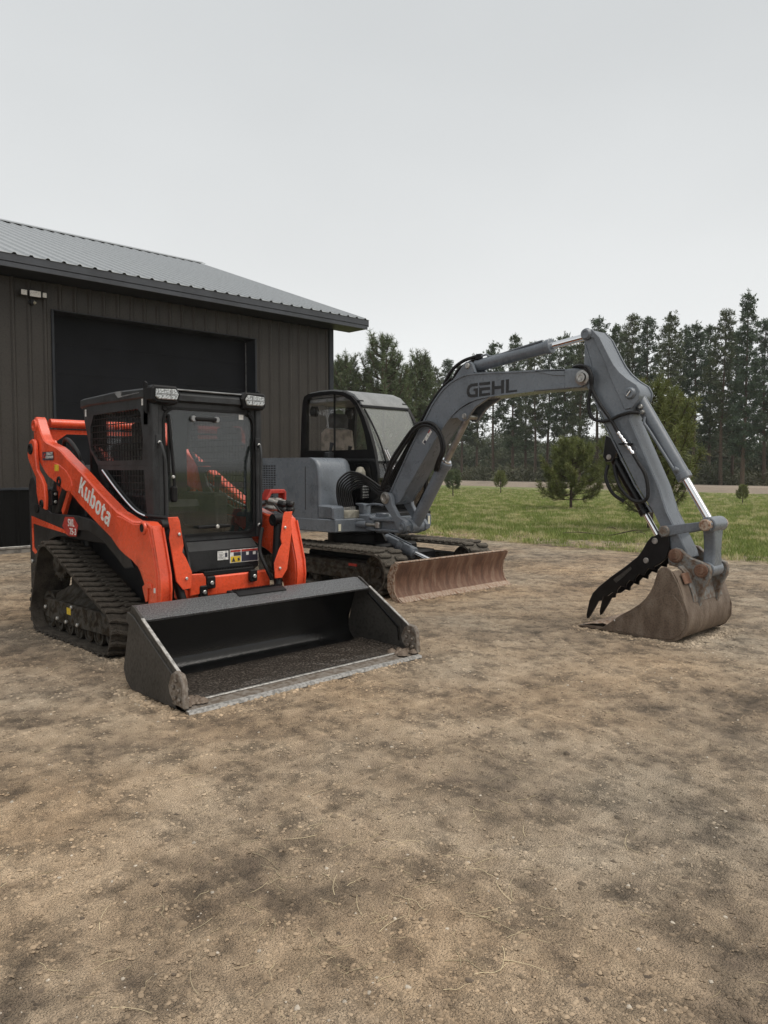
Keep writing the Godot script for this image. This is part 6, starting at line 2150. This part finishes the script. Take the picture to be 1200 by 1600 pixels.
func tall_pine(seed_: int, h: float, bare: float, rad: float, dense: float) -> Array:
	# [trunk mesh, crown mesh] of a forest-edge pine: bare stem with dead stubs, ragged clumped crown
	rng.seed = seed_
	var trunk := MB.new()
	var lean := Vector3(rng.randf_range(-0.3, 0.3), 0, rng.randf_range(-0.3, 0.3))
	var stem := []
	for k in 11:
		var t := k / 10.0
		stem.append(Vector3(lean.x * t * t + 0.06 * sin(t * 7.0 + seed_), h * t * 0.985, lean.z * t * t + 0.06 * cos(t * 6.0 + seed_)))
	trunk.sweep(stem, 0.20 * h / 17.0, 7, 0.02)
	var crown := MB.new()
	crown.tinted = true
	var y := h * bare * 0.35
	var a0 := rng.randf_range(0, TAU)
	while y < h * 0.985:
		var t := y / h
		var c: Vector3 = stem[int(t * 10)].lerp(stem[mini(int(t * 10) + 1, 10)], t * 10.0 - int(t * 10))
		var green := t > bare - 0.06
		var reach := rad * pow(clampf((1.03 - t) / (1.03 - bare), 0.0, 1.0), 0.62) * (1.0 if t > bare + 0.1 else 0.75)
		var count := rng.randi_range(3, 5)
		for k in count:
			if not green and rng.randf() < 0.6:
				continue
			a0 += TAU / count + rng.randf_range(-0.5, 0.5)
			var l := reach * rng.randf_range(0.45, 1.1)
			if not green:
				l = rad * rng.randf_range(0.15, 0.5)
			var dir := Vector3(cos(a0), rng.randf_range(-0.15, 0.22) + 0.35 * smoothstep(0.8, 1.0, t), sin(a0))
			var tip := c + dir * l + Vector3(0, 0.10 * l, 0)
			trunk.sweep([c, c + dir * l * 0.5, tip], 0.035, 3, 0.01)
			if not green:
				continue
			var clumps := int(ceil((1.5 + l * 2.6) * dense))
			for m in clumps:
				var f := sqrt(rng.randf_range(0.10, 1.0))
				var p := c.lerp(tip, f) + rand_dir() * rng.randf_range(0.05, 0.38)
				var g := rng.randf_range(0.72, 1.28)
				crown.tint = Color(g * rng.randf_range(0.9, 1.12), g, g * rng.randf_range(0.85, 1.1))
				var size := rng.randf_range(0.16, 0.34)
				for q in 15:
					var d := (rand_dir() + Vector3(0, 0.45, 0) + dir * 0.25).normalized()
					needle(crown, p + rand_dir() * size * 0.5, d * size * rng.randf_range(0.7, 1.3), rng.randf_range(0.05, 0.11))
		y += h * rng.randf_range(0.020, 0.034)
	# leader
	for q in 40:
		crown.tint = Color.WHITE
		needle(crown, Vector3(stem[10].x, h * rng.randf_range(0.94, 0.995), stem[10].z), (rand_dir() + Vector3.UP).normalized() * 0.3, 0.06)
	return [trunk.mesh(Vector3.ZERO), crown.mesh(Vector3.ZERO)]


func young_pine(seed_: int, h: float, rad: float, low: float, whorls: int, per: int, needle_len: float, needle_w: float, bundle: int, rise := 0.55) -> Array:
	# [trunk mesh, crown mesh] of an open-grown young pine whose shoots turn up at their ends
	rng.seed = seed_
	var trunk := MB.new()
	var stem := []
	for k in 9:
		var t := k / 8.0
		stem.append(Vector3(0.03 * sin(t * 5.0 + seed_) * h / 3.0, h * 0.97 * t, 0.03 * cos(t * 4.0 + seed_) * h / 3.0))
	trunk.sweep(stem, 0.022 * h * 0.8 + 0.01, 8, 0.008)
	var crown := MB.new()
	crown.tinted = true
	for w in whorls:
		var t := lerpf(low, 0.93, pow((w + rng.randf_range(0.0, 0.6)) / whorls, 0.9))
		var c: Vector3 = stem[int(t * 8)].lerp(stem[mini(int(t * 8) + 1, 8)], t * 8.0 - int(t * 8))
		var a0 := rng.randf_range(0, TAU)
		for k in per:
			var a := a0 + TAU * k / per + rng.randf_range(-0.35, 0.35)
			var l := rad * pow(clampf((1.04 - t) / (1.04 - low), 0, 1), 0.75) * rng.randf_range(0.7, 1.08)
			if t < low + 0.12:
				l *= 0.8
			var o := Vector3(cos(a), 0, sin(a))
			var droop := rng.randf_range(-0.12, 0.2)
			var path := [c, c + o * l * 0.4 + Vector3.UP * l * (droop + 0.05), c + o * l * 0.75 + Vector3.UP * l * (droop + rise * 0.38), c + o * l * 0.95 + Vector3.UP * l * (droop + rise * 0.9)]
			var curve := spline(path, 4)
			trunk.sweep(curve, 0.006 * h, 4, 0.003 * h)
			var shoots := int(4 + l * 9.0 / maxf(rad, 1.0) * 1.6)
			for m in shoots:
				var f := lerpf(0.28, 1.0, (m + rng.randf()) / shoots)
				var i := clampi(int(f * (curve.size() - 1)), 0, curve.size() - 2)
				var b: Vector3 = curve[i].lerp(curve[i + 1], f * (curve.size() - 1) - i)
				var along_ := (curve[i + 1] - curve[i]) as Vector3
				var d := (along_.normalized() * 0.8 + rand_dir() * 0.75 + Vector3.UP * 0.45).normalized()
				if m == shoots - 1:
					d = (along_.normalized() + Vector3.UP * 0.5).normalized()
				var sl := rng.randf_range(0.10, 0.24) * (0.6 + 0.14 * h)
				trunk.sweep([b, b + d * sl], 0.004 * h * 0.7, 3, 0.003)
				var g := rng.randf_range(0.74, 1.26)
				crown.tint = Color(g * rng.randf_range(0.92, 1.15), g, g * rng.randf_range(0.8, 1.1))
				for q in bundle:
					var p := b + d * sl * rng.randf()
					var nd := (d * 0.75 + rand_dir()).normalized()
					needle(crown, p, nd * needle_len * rng.randf_range(0.7, 1.15), needle_w)
	# leader shoot
	for q in bundle * 3:
		var p := Vector3(stem[8].x, h * rng.randf_range(0.86, 0.97), stem[8].z)
		crown.tint = Color(1.05, 1.05, 0.95)
		needle(crown, p, (Vector3.UP * 0.9 + rand_dir()).normalized() * needle_len, needle_w)
	return [trunk.mesh(Vector3.ZERO), crown.mesh(Vector3.ZERO)]


func plant_tree(called: String, label: String, category: String, group: String, at: Vector3, parts: Array, scale_: float, turn: float, bark: Material, needles: Material) -> void:
	var t := thing(called, label, category, at, group)
	t.rotation.y = turn
	t.scale = Vector3.ONE * scale_
	for k in 2:
		var o := MeshInstance3D.new()
		o.name = ["trunk", "crown"][k]
		o.mesh = parts[k]
		o.material_override = [bark, needles][k]
		t.add_child(o)


const ROW := [[68.2, -25.6, 16.8], [72.6, -25.5, 15.1], [70.9, -28.6, 16.0], [76.1, -31.8, 15.8], [73.0, -32.1, 15.7], [69.3, -32.9, 16.1], [77.9, -35.6, 16.4], [72.6, -36.7, 16.8], [76.1, -40.2, 18.0], [71.2, -39.5, 16.2], [75.4, -43.8, 18.2], [69.6, -42.4, 15.3], [74.5, -47.4, 16.9], [80.0, -53.2, 17.5], [73.9, -50.8, 16.1], [75.3, -55.0, 17.7], [74.5, -57.2, 17.0], [84.5, -67.7, 17.6], [82.6, -68.9, 16.4], [85.7, -74.2, 17.9], [83.7, -74.8, 16.4], [86.7, -80.2, 18.0], [79.8, -76.2, 16.2], [73.0, -23.7, 15.7], [73.2, -22.0, 14.4], [80.7, -27.3, 15.4], [80.1, -85.3, 17.3], [72.4, -82.4, 17.2], [79.9, -88.7, 17.3], [73.4, -20.4, 14.7], [79.3, -92.6, 17.7], [81.9, -31.8, 15.9], [82.8, -44.9, 17.7], [83.0, -58.6, 17.1], [85.8, -53.2, 17.6], [74.0, -18.2, 15.5], [75.0, -15.5, 16.0]]

func pines() -> void:
	# the row beyond the road
	var kinds := []
	for k in 6:
		kinds.append(tall_pine(200 + k, 17.0, [0.40, 0.34, 0.46, 0.30, 0.42, 0.36][k], [2.5, 2.3, 2.8, 2.1, 2.4, 2.7][k], [1.6, 1.8, 1.5, 1.8, 1.6, 1.7][k]))
	var spire := tall_pine(260, 17.0, 0.2, 1.9, 2.0)
	for i in ROW.size():
		var r: Array = ROW[i]
		var at := Vector3(r[0], 0, r[1])
		if i == 0:
			plant_tree("pine_tree", "tallest dark pine with a pointed spire top beyond the gravel road", "tree", "", at, spire, r[2] / 17.0, 1.0, M.bark, M.far_needles_blue)
			continue
		var m: Material = [M.far_needles, M.far_needles_blue, M.far_needles_brown][(i * 7) % 3]
		plant_tree("pine_tree", "tall bare-stemmed dark pine in the row beyond the gravel road", "tree", "pines in the row beyond the road", at, kinds[(i * 5) % 6], r[2] / 17.0, i * 2.4, M.bark, m)
	# fuller pines nearer, behind the excavator cab
	var full := [young_pine(301, 10.5, 3.3, 0.05, 17, 6, 0.34, 0.035, 26, 0.85), young_pine(302, 10.5, 2.9, 0.05, 16, 6, 0.34, 0.035, 26, 0.9)]
	plant_tree("pine_tree", "full green pine with upswept boughs, tallest of those behind the excavator cab", "tree", "", Vector3(36.94, 0, -37.73), full[0], 11.05 / 10.5, 0.3, M.bark, M.mid_needles)
	plant_tree("pine_tree", "full green pine between the excavator boom and the tallest pine by its cab", "tree", "", Vector3(41.17, 0, -38.36), full[1], 10.39 / 10.5, 2.0, M.bark, M.mid_needles)
	plant_tree("pine_tree", "full green pine standing closest to the barn's corner", "tree", "", Vector3(35.0, 0, -39.5), full[1], 9.7 / 10.5, 4.1, M.bark, M.mid_needles)
	plant_tree("pine_tree", "pale green pine half hidden behind the full pines and the cab", "tree", "", Vector3(43.5, 0, -43.5), full[0], 9.8 / 10.5, 5.3, M.bark, M.mid_needles)
	# young pines in the grass
	var a := young_pine(311, 2.66, 1.65, 0.10, 10, 7, 0.19, 0.014, 36, 0.5)
	plant_tree("young_pine", "rounded young pine standing alone in the grass with a short bare stem", "tree", "", Vector3(24.94, 0, -15.5), a, 1.0, 0.0, M.stem_bark, M.young_needles)
	var b := young_pine(312, 3.6, 1.6, 0.12, 11, 6, 0.20, 0.014, 34, 0.8)
	plant_tree("young_pine", "tall bright green young pine behind the excavator stick", "tree", "", Vector3(17.5, 0, -8.7), b, 1.0, 0.7, M.stem_bark, M.young_needles)


func small_growth() -> void:
	var sap := young_pine(321, 1.4, 0.55, 0.25, 6, 5, 0.14, 0.02, 16, 0.7)
	plant_tree("sapling", "thin pale green sapling in the grass near the gravel road", "sapling", "", Vector3(39.11, 0, -29.44), sap, 1.0, 0.0, M.stem_bark, M.young_needles)
	plant_tree("sapling", "bushy sapling at the grass edge beside the boom cylinder", "sapling", "", Vector3(32.46, 0, -27.68), sap, 1.05, 2.0, M.stem_bark, M.mid_needles)
	plant_tree("sapling", "small bent sapling in the grass beside the bucket link", "sapling", "", Vector3(33.94, 0, -12.73), sap, 0.6, 4.0, M.stem_bark, M.young_needles)
	# a few fallen branches on the mulch under the young pines
	rng.seed = 51
	for k in 5:
		var p := Vector3(16.2 + rng.randf_range(-1.2, 1.2), 0.03, -8.3 + rng.randf_range(-1.2, 1.4))
		var o := thing("fallen_branch", "dry dark branch lying on bare soil under the young pines", "branch", p, "fallen branches under the young pines")
		var mb := MB.new()
		var d := Vector3(rng.randf_range(-1, 1), 0.05, rng.randf_range(-1, 1)).normalized()
		mb.sweep(spline([p, p + d * 0.3 + Vector3(0, 0.03, 0.03), p + d * 0.7 + Vector3(0.04, 0.05, 0), p + d * rng.randf_range(0.9, 1.3) + Vector3(0, 0.02, 0)]), 0.014, 5, 0.005)
		put(mb, "limb", M.stem_bark, o)
		mb = MB.new()
		mb.sweep([p + d * 0.4 + Vector3(0, 0.04, 0), p + d * 0.6 + d.rotated(Vector3.UP, 0.8) * 0.2 + Vector3(0, 0.07, 0)], 0.007, 4, 0.003)
		put(mb, "twig", M.stem_bark, o)
	# brush along the foot of the row, and the wood behind it
	rng.seed = 61
	var bush := MB.new()
	bush.tinted = true
	for k in 260:
		var p := rand_dir() * pow(rng.randf(), 0.4)
		var g := rng.randf_range(0.7, 1.3)
		bush.tint = Color(g, g * rng.randf_range(0.9, 1.1), g)
		p.y = absf(p.y)
		needle(bush, p, (rand_dir() + Vector3.UP * 0.4).normalized() * rng.randf_range(0.2, 0.5), rng.randf_range(0.05, 0.12))
	var bm := bush.mesh(Vector3.ZERO)
	scatter("undergrowth", "grey green brush filling the foot of the pine row", "brush", bm, M.brush_leaves, 460, func() -> Array:
		var z := rng.randf_range(-100.0, -12.0)
		var x := 69.0 + maxf(0.0, (-45.0 - z) * 0.3) + rng.randf_range(-1.5, 18.0)
		var s := rng.randf_range(0.6, 1.6)
		var g := rng.randf_range(0.75, 1.25)
		return [Vector3(x, -0.1, z), Vector3(s * 1.3, s * rng.randf_range(0.8, 1.6), s * 1.3), Color(g * rng.randf_range(0.9, 1.15), g, g * 0.95)])
	scatter("far_woodland", "hazy grey green woodland massed behind the pine row", "woodland", bm, M.far_wood, 3400, func() -> Array:
		var z := rng.randf_range(-150.0, 0.0)
		var x := 88.0 + maxf(0.0, (-45.0 - z) * 0.25) + rng.randf_range(0.0, 30.0)
		var s := rng.randf_range(1.1, 2.2)
		var g := rng.randf_range(0.7, 1.3)
		var y := absf(rng.randfn(0.0, 3.0))
		return [Vector3(x, minf(y, 9.0) - 0.3, z), Vector3(s, s, s), Color(g * rng.randf_range(0.9, 1.15), g, g)])


func scatter(called: String, label: String, category: String, mesh: Mesh, m: Material, count: int, place: Callable) -> void:
	var mm := MultiMesh.new()
	mm.transform_format = MultiMesh.TRANSFORM_3D
	mm.use_colors = true
	mm.mesh = mesh
	mm.instance_count = count
	for i in count:
		var r: Array = place.call()
		var b: Basis = Basis(Vector3.UP, rng.randf_range(0, TAU)) if r.size() < 4 else r[3]
		mm.set_instance_transform(i, Transform3D(b * Basis.from_scale(r[1]), r[0]))
		mm.set_instance_color(i, r[2])
	var o := MultiMeshInstance3D.new()
	o.name = called
	o.multimesh = mm
	o.material_override = m
	add_child(o)
	tag(o, label, category, "", "stuff")


# ---------------------------------------------------------------- loose matter on the ground
func litter() -> void:
	rng.seed = 71
	# crumbs of soil and small stones, denser where they show large
	var crumb := MB.new()
	var pts := []
	for k in 7:
		var a := TAU * k / 7
		pts.append(Vector3(cos(a), 0, sin(a)) * rng.randf_range(0.75, 1.15))
	var mid := []
	for k in 7:
		mid.append(pts[k] * rng.randf_range(0.6, 0.85) + Vector3(0, rng.randf_range(0.35, 0.6), 0))
	for k in 7:
		var j := (k + 1) % 7
		crumb.quad(pts[k], pts[j], mid[j], mid[k], (pts[k] + Vector3.UP * 0.4))
		crumb.tri(mid[k], mid[j], Vector3(0.1, 0.72, -0.05), Vector3.UP)
	var cm := crumb.mesh(Vector3.ZERO)
	var spot := func(far: float) -> Vector3:
		# spread over the yard, thinning with distance
		var r := 1.6 + (far - 1.6) * pow(rng.randf(), 1.7)
		var a := deg_to_rad(rng.randf_range(-4.0, 96.0))
		var x := r * cos(a)
		var z := -r * sin(a)
		return Vector3(x, height_at(x, z) - 0.001, z)
	scatter("soil_crumbs", "small dark crumbs of soil strewn over the bare yard", "soil", cm, M.loose, 115000, func() -> Array:
		var p: Vector3 = spot.call(13.0)
		var s := 0.0016 + 0.006 * pow(rng.randf(), 3.0) + 0.0006 * p.length()
		var c := soil_color(p.x, p.z)
		var g := rng.randf_range(0.35, 0.85) if c.r > 0.4 else rng.randf_range(0.3, 0.75)
		if rng.randf() < 0.005:
			s *= 2.4
			g = rng.randf_range(0.3, 0.6)
		return [p, Vector3(s * rng.randf_range(0.8, 1.4), s * rng.randf_range(0.5, 1.0), s * rng.randf_range(0.8, 1.4)), Color(c.r * g, c.g * g, c.b * g)])
	# loose soil pushed up round the tracks, the blade and the buckets
	var marks := [[2.50, -7.3, 2.62, -5.6, 0.07], [2.9, -5.5, 2.5, -5.45, 0.07], [2.28, -4.85, 2.26, -4.05, 0.04], [2.3, -3.98, 4.36, -3.98, 0.05], [5.95, -5.85, 8.05, -5.8, 0.05], [5.98, -8.3, 5.98, -6.2, 0.06], [6.0, -6.05, 6.5, -6.05, 0.06], [6.2, -3.8, 6.18, -2.8, 0.05], [6.22, -2.72, 7.2, -2.7, 0.05], [6.25, -3.82, 7.1, -3.85, 0.06]]
	scatter("pushed_soil", "loose soil pushed up round the tracks and buckets", "soil", cm, M.loose, 9000, func() -> Array:
		var k: Array = marks[rng.randi() % marks.size()]
		var f := rng.randf()
		var x := lerpf(k[0], k[2], f) + rng.randfn(0, k[4])
		var z := lerpf(k[1], k[3], f) + rng.randfn(0, k[4])
		var s := 0.003 + 0.014 * pow(rng.randf(), 3.0)
		var c := soil_color(x, z)
		var g := rng.randf_range(0.5, 1.0)
		return [Vector3(x, height_at(x, z) - 0.002, z), Vector3(s * rng.randf_range(0.8, 1.4), s, s * rng.randf_range(0.8, 1.4)), Color(c.r * g, c.g * g, c.b * g)])
	scatter("clods", "dark clods of turned soil lying about the yard", "soil", cm, M.loose, 420, func() -> Array:
		var p: Vector3 = spot.call(12.0)
		var s := rng.randf_range(0.004, 0.011)
		var g := rng.randf_range(0.6, 1.1)
		return [p, Vector3(s * rng.randf_range(0.8, 1.8), s * rng.randf_range(0.5, 0.9), s), Color(0.15 * g, 0.115 * g, 0.085 * g)])
	scatter("pebbles", "pale pebbles scattered on the bare yard", "pebbles", cm, M.loose, 1500, func() -> Array:
		var p: Vector3 = spot.call(12.0)
		var s := 0.003 + 0.007 * pow(rng.randf(), 3.0)
		var g := rng.randf_range(0.7, 1.15)
		return [p, Vector3(s * rng.randf_range(0.8, 1.3), s * 0.9, s), Color(0.52 * g, 0.46 * g, 0.38 * g)])
	# straw and root threads
	var kinds := []
	for k in 3:
		var st := MB.new()
		var q := []
		var p := Vector3.ZERO
		var d := rng.randf_range(0, TAU)
		for i in 6:
			q.append(p)
			d += rng.randf_range(-0.3, 0.3) * (1.0 + k)
			p += Vector3(cos(d), rng.randf_range(-0.02, 0.05), sin(d)) * 0.2
		st.sweep(spline(q, 3), 0.011, 4, 0.006)
		kinds.append(st.mesh(Vector3.ZERO))
	for k in 3:
		scatter(["straw", "dry_stems", "root_threads"][k], ["short pale straw pieces on the dirt", "thin dry grass stems on the dirt", "curled root threads on the dirt"][k], "straw", kinds[k], M.loose, [190, 150, 60][k], func() -> Array:
			var p: Vector3 = spot.call(9.0)
			if rng.randf() < 0.45:
				p = Vector3(1.7 + rng.randfn(0, 0.5), 0, -1.75 + rng.randfn(0, 0.45))
			p.y = height_at(p.x, p.z) + 0.002
			var s := rng.randf_range(0.03, 0.14)
			var w := rng.randf_range(0.07, 0.14)
			var g := rng.randf_range(0.6, 1.15)
			return [p, Vector3(s, w, s), Color(0.62 * g, 0.52 * g, 0.34 * g)])


func grass() -> void:
	rng.seed = 91
	var tufts := []
	for k in 3:
		var mb := MB.new()
		mb.tinted = true
		for i in 13:
			var p := Vector3(rng.randfn(0, 0.045), 0, rng.randfn(0, 0.045))
			var d := Vector3(rng.randfn(0, 0.35), 1.0, rng.randfn(0, 0.35)).normalized() * rng.randf_range(0.05, 0.12)
			var g := rng.randf_range(0.75, 1.25)
			mb.tint = Color(g * rng.randf_range(0.9, 1.2), g, g * 0.9)
			needle(mb, p, d, 0.009)
		tufts.append(mb.mesh(Vector3.ZERO))
	for k in 3:
		scatter(["grass", "pale_grass", "dry_grass"][k], ["short green spring grass covering the field", "yellow green grass mixed through the field", "dry straw coloured grass in the field"][k], "grass", tufts[k], M.grass_blade, [40000, 34000, 24000][k], func() -> Array:
			var p := Vector3.ZERO
			for tries in 12:
				var x := 12.6 + 36.0 * pow(rng.randf(), 1.9)
				var z := lerpf(4.0, -0.95 * x - 8.0, rng.randf())
				p = Vector3(x, height_at(x, z), z)
				var sh := grass_share(x, z)
				var s: float = 0.5 + soil.b.get_noise_2d(x * 1.4 + 9, z * 1.4) * 1.25 + soil.c.get_noise_2d(x * 3.0, z * 3.0) * 0.35
				var want := 1.0 - smoothstep(0.5, 0.85, s) if k == 0 else (1.0 - absf(s - 0.55) * 2.0 if k == 1 else smoothstep(0.55, 0.9, s))
				if rng.randf() < sh * clampf(want, 0.03, 1.0):
					break
				p.y = -5.0
			var g := rng.randf_range(0.75, 1.2)
			var size := rng.randf_range(0.55, 1.35) * (1.0 - 0.35 * smoothstep(25.0, 55.0, p.x))
			var col: Color = [Color(0.21, 0.27, 0.075), Color(0.36, 0.385, 0.155), Color(0.56, 0.5, 0.32)][k]
			return [p, Vector3(size, size * rng.randf_range(0.6, 1.2), size), Color(col.r * g, col.g * g, col.b * g)])
